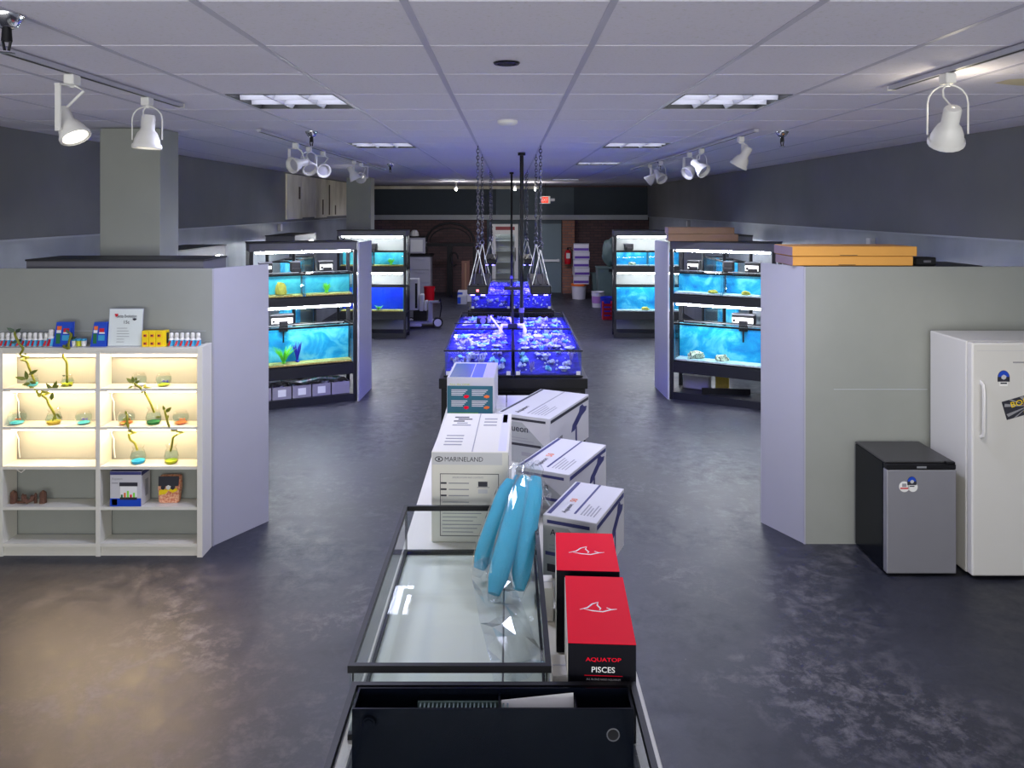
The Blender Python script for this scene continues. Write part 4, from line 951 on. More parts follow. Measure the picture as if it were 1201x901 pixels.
# teal carton
w, d, h = 0.37, 0.58, 0.292
t = carton('tank_carton', 'teal fronted carton standing before the blue coral tanks', 'box', (-0.29, 5.95+d/2, TZ+0.001), R(-2), w, d, h, M['carton'])
fr(t, 'teal_front', -w/2+0.003, w/2-0.012, 0.003, h-0.065, d, M['teal'])
text('lettering', 'ALL IN ONE', M['lime'], t, 0.16, (-w/2+0.02, -d/2-2*E, h-0.06), height=0.012)
fr(t, 'lime_stripe', -w/2+0.008, 0.06, 0.004, 0.018, d, mat('lime_edge', lin(110, 180, 30), 0.5)); t_ = t
for i in range(2):
    for j in range(2):
        x0 = -0.15+i*0.16; z0 = 0.145-j*0.085
        for q in range(4): bx('text_line', (x0, x0+0.125-0.012*q, -d/2-3.4*E, -d/2-2.1*E, z0+0.045-q*0.013, z0+0.053-q*0.013), M['graypaper'], t)
        bq = MB(); bq.blob((x0+0.115, -d/2-2*E, z0-0.002), (0.024, 0.0014, 0.014), 1, 0.15, i+j*2); bq.build('fish_picture', (M['red'], M['orange'], M['red'], M['orange'])[i+j*2], t)
tp(t, 'window_picture', -w/2+0.02, w/2-0.09, -d/2+0.01, d/2-0.05, h, mat('steel_blue_print', lin(70, 100, 160), 0.25)); bx('picture_line', (0.0, 0.006, -d/2+0.012, d/2-0.055, h+2.2*E, h+3*E), M['graypaper'], t); tp(t, 'lilac_edge', w/2-0.085, w/2-0.004, -d/2+0.01, d/2-0.01, h, mat('lilac_print2', lin(190, 184, 210), 0.6))
t = carton('small_carton', 'tiny white carton beside the teal box', 'box', (-0.065, 5.90, TZ+0.001), R(4), 0.07, 0.10, 0.075, M['carton']); tp(t, 'tape', -0.01, 0.01, -0.048, 0.048, 0.075, M['graypaper'])
# red boxes
def red_carton(loc, rz, w, d, h, lab, front=True):
    t = carton('red_carton', lab, 'box', loc, rz, w, d, h, M['black_print'], 'red lidded cartons')
    tp(t, 'red_top', -w/2, w/2, -d/2, d/2, h, M['red'])
    bx('side_board', (-w/2-0.002, -w/2-0.0004, -d/2+0.004, d/2-0.004, 0.0, h-0.002), M['carton_cream'], t)
    k = w*0.18; zz = h+2.6*E
    pts = [(-1.6*k, -0.45*k), (-0.9*k, -0.1*k), (-0.45*k, 0.55*k), (0.1*k, 0.85*k), (-0.02*k, 0.35*k), (0.25*k, -0.2*k), (0.15*k, -0.45*k)]
    b = MB(); b.tube([(x, y, zz) for x, y in pts], [0.0015, 0.003, 0.003, 0.0025, 0.003, 0.003, 0.0015], 5, 0.3, up=Vector((0, 0, 1)))
    b.tube([(-1.2*k, -0.35*k, zz), (-0.5*k, -0.62*k, zz), (0.4*k, -0.75*k, zz), (1.2*k, -0.35*k, zz), (1.7*k, -0.25*k, zz)], [0.001, 0.003, 0.003, 0.003, 0.001], 5, 0.3, up=Vector((0, 0, 1)))
    b.tube([(0.8*k, -0.05*k, zz), (1.2*k, -0.35*k, zz)], 0.002, 5, 0.3, up=Vector((0, 0, 1)))
    b.build('shark_logo', M['paper'], t)
    if front:
        text('lettering', 'AQUATOP', M['red'], t, w*0.52, (-w*0.24, -d/2-E, h-0.052), height=0.014)
        text('lettering', 'PISCES', M['paper'], t, w*0.34, (-w*0.16, -d/2-E, h-0.085), height=0.017)
        fr(t, 'red_rule', -w*0.26, w*0.3, h-0.096, h-0.0945, d, M['red'])
        text('lettering', 'ALL IN ONE NANO AQUARIUM', M['paper'], t, w*0.5, (-w*0.23, -d/2-E, h-0.109), height=0.007)
        text('lettering', 'FEATURES', M['paper'], t, w*0.12, (-w*0.37, -d/2-E, h-0.136), height=0.006); fr(t, 'text_line', -w*0.37, w*0.25, h-0.146, h-0.1435, d, M['paper'])
    return t
red_carton((0.292, 2.512, TZ+0.001), R(-3), 0.205, 0.42, 0.30, 'nearer red-topped carton with black printed front')
red_carton((0.295, 2.925, TZ+0.001), R(-3), 0.228, 0.32, 0.30, 'further red-topped carton behind the first', False)

# ---- blue foam in a plastic bag
def foam(p0, p1, r, lab):
    p0, p1 = Vector(p0), Vector(p1); n = 9; pts, rs = [], []
    ax = (p1-p0).normalized(); nrm = ax.cross(Vector((1, 0, 0))).normalized()
    for i in range(n):
        f = i/(n-1); pts.append(p0.lerp(p1, f)+nrm*(-0.012*math.sin(f*math.pi)))
        rs.append(r*(0.55 if i == 0 else 0.93 if i == 1 else 1.0 if i < n-2 else 0.95 if i == n-2 else 0.6))
    b = MB(); b.tube(pts, rs, 14, 0.62, up=Vector((0, -1, 0.6)))
    o = b.build('filter_foam', M['foam'], None, True); tag(o, lab, 'filter foam', 'rolls of blue filter foam')
    b = MB(); rng = random.Random(int(p0.x*1000)); rs2 = [q*1.10+0.003 for q in rs]
    pts2 = [pts[0]-ax*0.03]+pts+[pts[-1]+ax*0.05, pts[-1]+ax*0.085]
    b.tube(pts2, [0.02]+rs2+[r*0.7, r*0.3], 14, 0.66, up=Vector((0, -1, 0.6)))
    for v in b.bm.verts: v.co += Vector((rng.uniform(-1, 1), rng.uniform(-1, 1), rng.uniform(-1, 1)))*0.0028
    return b
FZ = TZ+0.055
bags = [foam((-0.130, 3.30, FZ), (0.010, 3.545, 1.03), 0.043, 'leftmost roll of blue filter foam in the glass tank'),
        foam((-0.075, 3.28, FZ), (0.045, 3.60, 1.03), 0.030, 'thin roll of blue filter foam tucked behind the others'),
        foam((-0.062, 3.085, FZ), (0.075, 3.50, 1.06), 0.044, 'middle roll of blue filter foam in the glass tank'),
        foam((0.040, 3.12, FZ), (0.122, 3.50, 1.06), 0.042, 'rightmost roll of blue filter foam in the glass tank')]
t = thing('plastic_bag', 'crumpled clear plastic bag wrapped around the blue foam', 'plastic bag', (0, 0, 0))
for b in bags: b.build('sleeve', M['plastic_bag'], t, False)
b = MB(); n = 9; rng = random.Random(5); vs = {}
for i in range(n):
    for j in range(6):
        u, v = i/(n-1), j/5
        p = Vector((-0.17, 3.25, TZ+0.08)).lerp(Vector((-0.05, 2.55, TZ+0.03)), u)+Vector((0.13*v+0.06*u*v, 0.10*v, 0.02*math.sin(u*9+v*4)+0.012*rng.uniform(-1, 1)))
        vs[i, j] = b.bm.verts.new(p)
for i in range(n-1):
    for j in range(5): b.bm.faces.new((vs[i, j], vs[i+1, j], vs[i+1, j+1], vs[i, j+1]))
bmesh.ops.solidify(b.bm, geom=b.bm.faces[:], thickness=0.0012)
b.build('loose_tail', M['plastic_bag'], t, False)
b = MB(); n = 14; vs = {}
for i in range(n):
    for j in range(7):
        a, v = 2*math.pi*i/n, j/6
        rr = 0.05+0.055*v+rng.uniform(-0.014, 0.014)
        vs[i, j] = b.bm.verts.new(Vector((0.075+0.04*v+rr*math.cos(a)*0.8, 3.52-0.03*v+rr*math.sin(a)*0.5, 1.12-0.16*v+0.02*math.sin(a*3)+rng.uniform(-0.008, 0.008))))
for i in range(n):
    for j in range(6): b.bm.faces.new((vs[i, j], vs[(i+1) % n, j], vs[(i+1) % n, j+1], vs[i, j+1]))
b.build('gathered_neck', M['plastic_bag'], t, False)

# ================================================================== WHITE SHELF UNIT
SY0, SY1 = 5.02, 5.168
SX0, SX1 = -3.365, -2.015
t = thing('shelf_unit', 'white open shelf unit with warm lit upper rows against the left partition', 'shelf', (0, 0, 0))
SZ = [1.376, 1.108, 0.855, 0.594, 0.327, 0.085]       # top surfaces
XM = -2.708
for x0, x1, z1 in ((SX0, SX0+0.03, 1.376), (XM-0.015, XM+0.015, 1.351), (SX1-0.035, SX1-0.0, 1.385)):
    bx('upright', (x0, x1, SY0-(0.012 if x1 == SX1 else 0.0), SY1, 0.0, z1), M['laminate'], t, 0.001)
bx('top_board', (SX0+0.0305, SX1-0.0355, SY0, SY1, 1.352, 1.376), M['laminate'], t)
for k, z in enumerate(SZ[1:]):
    for x0, x1 in ((SX0+0.0305, XM-0.0155), (XM+0.0155, SX1-0.0355)):
        bx('shelf_board', (x0, x1, SY0+0.002, SY1-0.002, z-0.02, z), M['laminate'], t)
bx('kick_board', (SX0+0.0305, SX1-0.0355, SY0+0.015, SY0+0.03, 0.0, 0.0645), M['laminate'], t)
for x0, x1 in ((SX0+0.0305, XM-0.0155), (XM+0.0155, SX1-0.0355)):
    bx('back_rail', (x0, x1, SY1-0.014, SY1-0.002, 1.29, 1.3515), M['laminate'], t)
    for z in (1.351, 1.087, 0.834):
        bx('led_strip', (x0+0.03, x1-0.03, SY0+0.035, SY0+0.05, z-0.010, z-0.001), M['tube_warm'], t)
    bx('front_lip', (x0, x1, SY0+0.0025, SY0+0.006, 1.335, 1.3515), M['laminate'], t)
for x, z in ((SX0+0.05, 1.08), (SX0+0.05, 0.83), (XM+0.035, 1.08), (XM+0.035, 0.83)):
    b = MB(); b.tube([(x, SY1-0.02, z), (x-0.008, SY1-0.03, z-0.05), (x+0.01, SY1-0.03, z-0.09), (x+0.004, SY1-0.02, z-0.15), (x+0.012, SY1-0.02, z-0.22)], 0.004, 6, up=Vector((1, 0, 0))); b.build('lamp_cord', M['white'], t, True)
b = MB(); b.tube([(SX0+0.12, SY1-0.02, 0.572), (SX0+0.115, SY1-0.03, 0.545), (SX0+0.08, SY1-0.035, 0.515), (SX0+0.05, SY1-0.03, 0.53), (SX0+0.035, SY1-0.02, 0.565)], 0.004, 6, up=Vector((0, 1, 0))); b.build('lamp_cord', M['white'], t, True)
YS = 5.09
sx = lambda px, Y=YS: X_at(px, Y)
# bottles on top
def bottle(px, lab, grp, s=1.0, y=5.075):
    o = thing('food_bottle', lab, 'bottle', (X_at(px, y), y, 1.3765), random.uniform(-0.3, 0.3), grp)
    part('body', s, lambda b: b.lathe([(0.001, 0), (0.017*s, 0.001), (0.018*s, 0.004), (0.018*s, 0.048*s), (0.012*s, 0.055*s), (0.011*s, 0.058*s)], 14), M['white'], o, smooth=True)
    part('cap', s, lambda b: b.lathe([(0.013*s, 0.0585*s), (0.014*s, 0.06*s), (0.013*s, 0.085*s), (0.008*s, 0.09*s), (0.001, 0.09*s)], 12), M['white'], o, smooth=True)
    p = part('label_band', s, lambda b: b.lathe([(0.0185*s, 0.004), (0.0185*s, 0.043*s)], 14, cap=False), M['sky_print'], o, smooth=True)
    part('label_flash', s, lambda b: b.poly([(-0.014*s, -0.0188*s, 0.006), (0.002*s, -0.0196*s, 0.006), (0.012*s, -0.0188*s, 0.04*s), (0.0*s, -0.0196*s, 0.04*s)], (0, -0.001, 0)), M['red_plastic'], p)
    return o
for i in range(9): bottle(3+i*6.4, 'small white-capped bottle in the long row at the left end of the shelf top', 'bottles at the left end of the shelf top')
bottle(60, 'taller white bottle ending the long row on the shelf top', None, 1.25)
for i in range(6): bottle(201+i*6.3, 'small white-capped bottle in the short row at the right end of the shelf top', 'bottles at the right end of the shelf top')
# blue packages
for px0, px1, lab in ((63.5, 85.5, 'blue printed food package standing left of the small tubs'), (107.5, 126, 'blue printed food package beside the white sign')):
    w = (px1-px0)*5.08/FPX; o = thing('food_package', lab, 'package', (X_at((px0+px1)/2, 5.08), 5.06, 1.3765))
    b = MB(); b.poly([(-w/2, 0, 0), (w/2, 0, 0), (w/2, 0.012, 0.16), (-w/2+0.022, 0.012, 0.16)], (0, 0.03, 0)); b.build('box', M['blue_print'], o)
    k = lambda n, x0, x1, z0, z1, m_: bx(n, (x0, x1, 0, 0.002, z0, z1), m_, o)
    for n, x0, x1, z0, z1, m_ in (('fish_picture', -0.035, -0.005, 0.11, 0.135, 'orange'), ('fish_picture', 0.008, 0.045, 0.095, 0.12, 'red_plastic'), ('plant_picture', -0.04, -0.012, 0.02, 0.085, 'green_print'), ('white_flash', -0.038, -0.008, 0.09, 0.108, 'paper'), ('white_flash', 0.006, 0.05, 0.085, 0.094, 'paper'), ('sky_patch', 0.0, 0.05, 0.04, 0.075, 'sky_print')):
        q = MB(); q.box(x0*w/0.125, x1*w/0.125, -0.002, -0.0003, z0, z1)
        for v in q.bm.verts: v.co.y += v.co.z*0.012/0.16
        q.build(n, M[m_], o)
for i, px in enumerate((86.5, 92.5, 98.5)):
    o = thing('food_tub', 'small white tub with blue lid beside the blue package, '+('left', 'middle', 'right')[i]+' of three', 'tub', (X_at(px, 5.08), 5.08, 1.3765), 0, 'small tubs on the shelf top')
    part('tub', 0, lambda b: b.lathe([(0.001, 0), (0.015, 0.001), (0.0165, 0.036), (0.015, 0.0365)], 14), M['lime'] if i == 1 else M['white'], o, smooth=True)
    part('lid', 0, lambda b: b.lathe([(0.0165, 0.037), (0.0175, 0.039), (0.0175, 0.05), (0.001, 0.051)], 14), M['sky_print'], o, smooth=True)
# sign
w = 40*5.06/FPX; o = thing('sign_holder', 'white printed sheet in a clear upright holder on the shelf top', 'sign', (X_at(145, 5.06), 5.07, 1.3765)); o.rotation_euler = (R(-6), 0, R(1))
bx('sheet', (-w/2+0.004, w/2-0.004, 0.002, 0.004, 0.004, 0.246), M['paper'], o); bx('cover', (-w/2, w/2, 0.0, 0.0016, 0.0, 0.25), M['glass'], o); bx('backing', (-w/2, w/2, 0.0045, 0.007, 0.0, 0.25), M['lilac_gray'], o); bx('foot', (-w/2, w/2, 0.0075, 0.06, 0.008, 0.011), M['glass'], o)
text('lettering', 'Betta Evolution', M['ink'], o, w*0.58, (-w*0.27, -0.0004, 0.190), height=0.02)
q = MB(); q.poly([(-w*0.33, -0.001, 0.215), (-w*0.22, -0.001, 0.215), (-w*0.24, -0.001, 0.200), (-w*0.29, -0.001, 0.193)], (0, -0.0008, 0)); q.build('red_mark', M['red_plastic'], o)
q = MB(); q.blob((w*0.26, -0.001, 0.178), (0.016, 0.001, 0.010), 1, 0.3, 4); q.build('fish_mark', M['ink'], o)
text('lettering', '15c', M['ink'], o, w*0.16, (-w*0.07, -0.0004, 0.150), height=0.022)
for i, ww in enumerate((0.3, 0.34, 0.36, 0.36, 0.22, 0.22)): bx('text_line', (-w*0.24, -w*0.24+w*ww, -0.0012, -0.0003, 0.118-i*0.018, 0.121-i*0.018), M['ink_soft'], o)
# yellow boxes
for r_ in range(2):
    for c in range(3):
        x = X_at(171.5+c*8.2, 5.07)
        o = thing('yellow_carton', f"small yellow carton, {('left', 'middle', 'right')[c]} of the {('lower', 'upper')[r_]} row beside the sign", 'box', (x, 5.055, 1.3765+r_*0.0525), 0, 'small yellow cartons on the shelf top')
        part('carton', 0, lambda b: b.box(-0.022, 0.022, 0, 0.04, 0, 0.052, 0.001), M['yellow'], o)
        part('picture', 0, lambda b: b.box(-0.012, 0.011, -0.0012, -0.0002, 0.012, 0.03), M['orange'], o); part('print_mark', 0, lambda b: b.box(-0.008, 0.004, -0.0022, -0.0013, 0.017, 0.026), M['ink'], o)
o = thing('yellow_carton', 'yellow carton set end-on at the right of the yellow row', 'box', (X_at(194, 5.08), 5.06, 1.3765)); bx('carton', (-0.012, 0.012, 0, 0.05, 0, 0.105), M['yellow'], o, 0.001); bx('barcode_panel', (0.0122, 0.0132, 0.01, 0.04, 0.02, 0.09), M['ink'], o)

# bowls, vases and lucky bamboo
def bowl(px, shelf, r, bed, lab, fishy=True, y=5.092):
    o = thing('glass_bowl', lab, 'fish bowl', (X_at(px, y), y, SZ[shelf]+0.0008), 0, 'round glass bowls on the lit shelves')
    pr = [(0.03*r/0.055, 0.0), (0.045*r/0.055, 0.008), (r, 0.04), (r*0.95, 0.062), (r*0.70, 0.082), (r*0.72, 0.088)]
    part('glass', r, lambda b: b.lathe(pr, 20, cap=False), M['bowl_glass'], o, smooth=True)
    part('gravel', r, lambda b: b.lathe([(0.001, 0.002), (r*0.55, 0.003), (r*0.76, 0.010), (r*0.7, 0.013), (0.001, 0.015)], 16), M[bed], o, smooth=True)
    part('water', r, lambda b: b.lathe([(r*0.5, 0.0155), (r*0.82, 0.0165), (r*0.965, 0.04), (r*0.93, 0.058), (0.001, 0.058)], 16), M['water'], o, smooth=True)
    if fishy:
        q = MB(); q.blob((0, 0, 0.036), (0.014, 0.005, 0.006), 1, 0.05, 2); q.poly([(0.012, 0, 0.036), (0.028, 0, 0.046), (0.027, 0, 0.026)], (0, 0.0012, 0)); q.build('fish', M['plant_purple'] if fishy is True else fishy, o, loc=(0.01, -0.02, 0))
    return o
def vase(px, shelf, lab, bed, y=5.088, r=0.042, h=0.115):
    o = thing('glass_vase', lab, 'vase', (X_at(px, y), y, SZ[shelf]+0.0008), 0, 'glass vases of lucky bamboo')
    part('glass', (r, h), lambda b: b.lathe([(r*0.8, 0.0), (r, 0.012), (r*1.05, h*0.4), (r*0.8, h*0.72), (r*0.6, h*0.82), (r*0.85, h)], 20, cap=False), M['bowl_glass'], o, smooth=True)
    part('gravel', (r, h), lambda b: b.lathe([(0.001, 0.002), (r*0.78, 0.003), (r*0.94, 0.02), (0.001, 0.026)], 16), M[bed], o, smooth=True)
    part('water', (r, h), lambda b: b.lathe([(r*0.9, 0.0265), (r*1.0, h*0.4), (r*0.86, h*0.6), (0.001, h*0.6)], 16), M['water'], o, smooth=True)
    return o
def smooth_path(P, k=5):
    out = []; n = len(P)
    for i in range(n-1):
        p0, p1, p2, p3 = P[max(i-1, 0)], P[i], P[i+1], P[min(i+2, n-1)]
        for j in range(k):
            u = j/k
            out.append(0.5*((2*p1)+(p2-p0)*u+(2*p0-5*p1+4*p2-p3)*u*u+(3*p1-p0-3*p2+p3)*u**3))
    return out+[P[-1]]
def bamboo(pts, leaves, lab, dark=(), y0=5.085, y1=5.0, curl=None):
    n = len(pts); P = []
    for i, (px, py) in enumerate(pts):
        Y = y0+(y1-y0)*i/(n-1); P.append(Vector((X_at(px, Y), Y, Z_at(py, Y))))
        if curl is not None and i == curl:
            c = P[-1].copy()
            for a in range(1, 9): P.append(c+Vector((0.022-0.022*math.cos(a*math.pi/4), 0.018*math.sin(a*math.pi/4), 0.0045*a)))
    base = P[0].copy()
    o = thing('lucky_bamboo', lab, 'bamboo', base, 0, 'curly lucky bamboo stalks')
    b = MB(); sp = smooth_path([p-base for p in P], 4); b.tube(sp, [0.0075]*(len(sp)-3)+[0.007, 0.005, 0.004], 7, up=Vector((0.2, 1, 0.1))); b.build('stalk', M['bamboo'], o, True)
    for i, (ax, ay, bx_, by) in enumerate(leaves):
        Ya = y0+(y1-y0)*0.6; A = Vector((X_at(ax, Ya), Ya, Z_at(ay, Ya)))-base; B = Vector((X_at(bx_, Ya), Ya-0.012, Z_at(by, Ya)))-base
        d = B-A; s = Vector((d.z, 0.3*d.length, -d.x)).normalized()*min(0.013, d.length*0.22)
        q = MB(); q.poly([A, A+d*0.35+s, A+d*0.7+s*0.7, B, A+d*0.7-s*0.7, A+d*0.35-s], (0, 0.0012, 0)); q.build('leaf', M['leaf_dark'] if i in dark else M['leaf'], o)
    return o
vase(38, 1, 'glass vase on the top left shelf under the tallest bamboo', 'bg_teal', r=0.036, h=0.075)
bamboo([(41, 449), (38, 441), (34, 431), (31, 424), (25, 422), (24, 415), (27, 409), (22, 402), (18, 394), (17, 389)], [(18, 390, 9, 384), (18, 390, 26, 385), (20, 401, 13, 402), (21, 401, 27, 397), (28, 415, 33, 415), (31, 445, 19, 442), (33, 440, 46, 433), (32, 446, 31, 434), (34, 448, 44, 449), (36, 450, 27, 451)], 'curly bamboo at the far left reaching above the shelf top', (0, 1, 2, 3), curl=4, y1=4.975)
vase(79, 1, 'glass vase on the top left shelf nearer the middle', 'lime', r=0.036, h=0.075)
bamboo([(79, 449), (78.5, 436), (78, 425), (74, 418), (75, 412), (80, 409), (81, 401), (83, 394), (82, 390)], [(82, 392, 78, 386), (82, 398, 91, 395), (80, 402, 77, 408), (82, 400, 86, 389), (77, 441, 74, 440), (79, 440, 82, 440), (78, 452, 72, 452), (80, 452, 86, 452), (79, 450, 79, 444)], 'curly bamboo second from the left reaching the blue package', (0, 1, 2, 3, 4), curl=4, y1=4.975)
bowl(163, 1, 0.048, 'sand', 'small empty bowl on the top right shelf behind bamboo leaves', False)
bowl(192, 1, 0.050, 'lime', 'round bowl with a dark fish on the top right shelf')
bowl(20, 2, 0.058, 'bg_teal', 'round bowl with green gravel at the left of the second shelf', M['orange'])
vase(63, 2, 'glass vase with orange gravel on the second shelf', 'orn_yellow', r=0.045, h=0.10)
bamboo([(66, 492), (62, 482), (57, 474), (55, 468), (50, 464), (46, 465), (44, 460), (40, 457)], [(60, 470, 63, 459), (62, 460, 57, 450), (62, 458, 68, 446), (62, 459, 55, 449), (64, 456, 70, 451), (66, 485, 73, 491), (66, 486, 62, 494), (41, 458, 35, 452)], 'twisted bamboo with a forked top on the second shelf', curl=4)
b_ = bowl(98, 2, 0.052, 'bg_teal', 'round bowl with a blue fish at the right of the second left shelf')
bowl(148, 2, 0.055, 'orange', 'round bowl with orange gravel on the second right shelf', M['orange'])
vase(180, 2, 'glass vase with green gravel on the second right shelf', 'green_print', r=0.046, h=0.115)
bamboo([(181, 484), (177, 474), (173, 466), (170, 459), (167, 460), (165, 455), (160, 452), (157, 449)], [(157, 450, 149, 443), (157, 449, 156, 441), (158, 450, 165, 446), (156, 453, 151, 455), (157, 455, 162, 457), (159, 447, 161, 442), (182, 490, 190, 488)], 'bamboo with a leafy crown on the second right shelf', curl=3)
bowl(212, 2, 0.052, 'orange', 'round bowl with orange fish at the right end of the second shelf', M['orange'])
vase(162, 3, 'glass vase with blue gravel and a dark fish on the third shelf', 'bg_cyan', r=0.046, h=0.115)
bamboo([(161, 528), (158, 520), (153, 516), (151, 510), (154, 505), (150, 500), (149, 491), (149, 486)], [(149, 490, 144, 493), (149, 490, 154, 493), (149, 488, 148, 481), (149, 495, 145, 499), (149, 496, 153, 500)], 'curly bamboo in the left vase of the third shelf', curl=3)
vase(201, 3, 'glass vase with yellow pebbles on the third shelf', 'lime', r=0.042, h=0.125)
bamboo([(200, 529), (202, 520), (203, 513), (207, 510), (202, 505), (198, 499), (195, 489), (193, 481)], [(193, 482, 192, 475), (194, 484, 202, 477), (195, 492, 199, 486), (194, 500, 188, 503)], 'curly bamboo in the right vase of the third shelf', curl=3)
# castle ornament (one resin piece in five towers)
o = thing('castle_ornament', 'brown stone castle ruin on the fourth left shelf', 'ornament', (0, 0, 0))
def tower(px0, px1, py, r_=True):
    x0, x1 = sx(px0), sx(px1); z0 = SZ[4]+0.0008; z1 = Z_at(py, YS)
    b = MB(); xc, rr = (x0+x1)/2, (x1-x0)/2
    b.lathe([(0.001, 0), (rr, 0.0), (rr*0.94, (z1-z0)*0.45), (rr, (z1-z0)*0.5), (rr*0.86, (z1-z0)*0.82), (rr*0.55, (z1-z0)*0.9), (0.002, z1-z0)], 9, (xc, YS, z0))
    for q in range(4): b.box(xc-rr*0.35, xc+rr*0.35, YS-rr-0.001, YS-rr*0.7, z0+(z1-z0)*(0.08+0.19*q), z0+(z1-z0)*(0.16+0.19*q))
    b.build('tower', M['stone'], o)
tower(12, 20, 575); tower(25, 28.5, 579); tower(40, 43.5, 578); tower(46.5, 54.5, 575)
b = MB(); b.tube([Vector((sx(30.5), YS-0.02, SZ[4]+0.06)), Vector((sx(31), YS-0.02, SZ[4]+0.03)), Vector((sx(35), YS-0.025, SZ[4]+0.018)), Vector((sx(39.5), YS-0.02, SZ[4]+0.028)), Vector((sx(40.5), YS-0.02, SZ[4]+0.055))], 0.015, 7, up=Vector((0, 1, 0.1))); b.box(sx(21), sx(30), YS-0.012, YS+0.004, SZ[4]+0.0008, SZ[4]+0.014); b.build('wall_arc', M['stone'], o)
# kit box and gravel bag
w, d, h = 0.205, 0.13, 0.232
o = thing('aquarium_kit_box', 'white and blue aquarium kit box on the fourth right shelf', 'box', (X_at(149.5, 5.05), 5.09, SZ[4]+0.0008), R(0)); 
bx('carton', (-w/2, w/2, -d/2, d/2, 0, h), M['carton'], o, 0.002); fr(o, 'blue_band', -w/2, w/2, 0.002, 0.055, d, M['blue_print']); tp(o, 'blue_lid', -w/2, w/2, -d/2, d/2, h, M['navy']); fr(o, 'navy_edge', -w/2, w/2, h-0.022, h-0.002, d, M['navy'])
text('lettering', 'Aqueon', M['ink_soft'], o, 0.07, (-w/2+0.012, -d/2-E*1.5, h-0.055)); fr(o, 'text_line', -w/2+0.012, -0.05, h-0.08, h-0.073, d, M['ink_soft'])
fr(o, 'tank_picture', -0.035, 0.075, 0.05, 0.155, d, M['paper']); bx('tank_hood_picture', (-0.04, 0.08, -d/2-4*E, -d/2-2.2*E, 0.135, 0.16), M['ink'], o); bx('tank_base_picture', (-0.036, 0.076, -d/2-4*E, -d/2-2.2*E, 0.046, 0.062), M['ink'], o)
for i in range(5): bx('plant_picture', (-0.03+i*0.02, -0.018+i*0.02, -d/2-4*E, -d/2-2.2*E, 0.0625, 0.08+0.012*(i % 3)), M[('green_print', 'orange', 'plant_green', 'red', 'plant_green')[i]], o)
rt(o, 'side_band', -d/2+0.004, d/2-0.004, h-0.03, h-0.004, w, M['navy']); rt(o, 'side_picture', -0.01, 0.03, 0.05, 0.16, w, M['ink_soft']); fr(o, 'photo_patch', -0.09, -0.055, 0.01, 0.05, d, M['orange'])
o = thing('gravel_pouch', 'clear pouch of pink gravel beside the kit box', 'pouch', (X_at(196.5, 5.07), 5.085, SZ[4]+0.0008)); w = 0.145
b = MB(); b.poly([(-w/2+0.005, 0, 0), (w/2-0.01, 0, 0), (w/2, 0.004, 0.10), (w/2-0.002, 0.01, 0.175), (-w/2+0.004, 0.01, 0.175), (-w/2, 0.004, 0.1)], (0, 0.045, 0)); bmesh.ops.bevel(b.bm, geom=b.bm.edges[:], offset=0.006, segments=2, affect='EDGES'); b.build('pouch', M['pinkgravel'], o, True)
b = MB(); b.poly([(-w/2+0.006, -0.0015, 0.115), (w/2-0.006, -0.0015, 0.115), (w/2-0.004, 0.006, 0.176), (-w/2+0.004, 0.006, 0.176)], (0, -0.002, 0)); b.build('black_header', M['ink'], o)
b = MB(); b.poly([(-w/2+0.01, -0.002, 0.055), (-0.02, -0.002, 0.062), (0.0, -0.002, 0.085), (0.03, -0.002, 0.07), (w/2-0.012, -0.002, 0.085), (w/2-0.014, -0.002, 0.10), (-w/2+0.012, -0.002, 0.088)], (0, -0.002, 0)); b.build('yellow_flash', M['yellow'], o)
for x, m_ in ((-0.035, 'ink'), (0.0, 'white'), (0.03, 'ink')):
    q = MB(); q.blob((x, -0.004, 0.105), (0.017, 0.003, 0.017), 1, 0.1, 3); q.build('stone_picture', M[m_], o)

# ================================================================== REFRIGERATORS
X0, X1, Y0, Y1, H = 2.352, 2.785, 4.745, 5.18, 0.711
t = thing('mini_fridge', 'small black refrigerator with gray steel door against the right partition', 'refrigerator', ((X0+X1)/2, Y0, 0)); w = X1-X0; d = Y1-Y0
bx('cabinet', (-w/2, w/2, 0.052, d, 0.015, H-0.012), M['black_gloss'], t, 0.006)
bx('top_plate', (-w/2-0.001, w/2+0.001, 0.03, d, H-0.0115, H), mat('dark_top', lin(58, 58, 60), 0.4), t, 0.004)
bx('door', (-w/2, w/2, 0.0, 0.05, 0.02, H-0.045), M['steel'], t, 0.006, 2)
bx('door_cap', (-w/2, w/2, 0.0, 0.05, H-0.044, H-0.012), M['black'], t, 0.005); bx('hinge', (w/2-0.06, w/2-0.005, 0.0, 0.03, H-0.0105, H+0.004), M['black'], t, 0.003)
for s in (-1, 1): b = MB(); b.cyl((s*(w/2-0.03), 0.06, 0), (s*(w/2-0.03), 0.06, 0.0145), 0.015, None, 10); b.build('foot', M['black'], t)
bx('name_plate', (-0.03, 0.03, -0.0015, -0.0003, H-0.034, H-0.022), M['alu'], t)
def round_sticker(par, x, z, r, y, m_, nm='sticker'):
    b = MB(); b.cyl((x, y-0.0016, z), (x, y-0.0003, z), r, None, 20); return b.build(nm, m_, par)
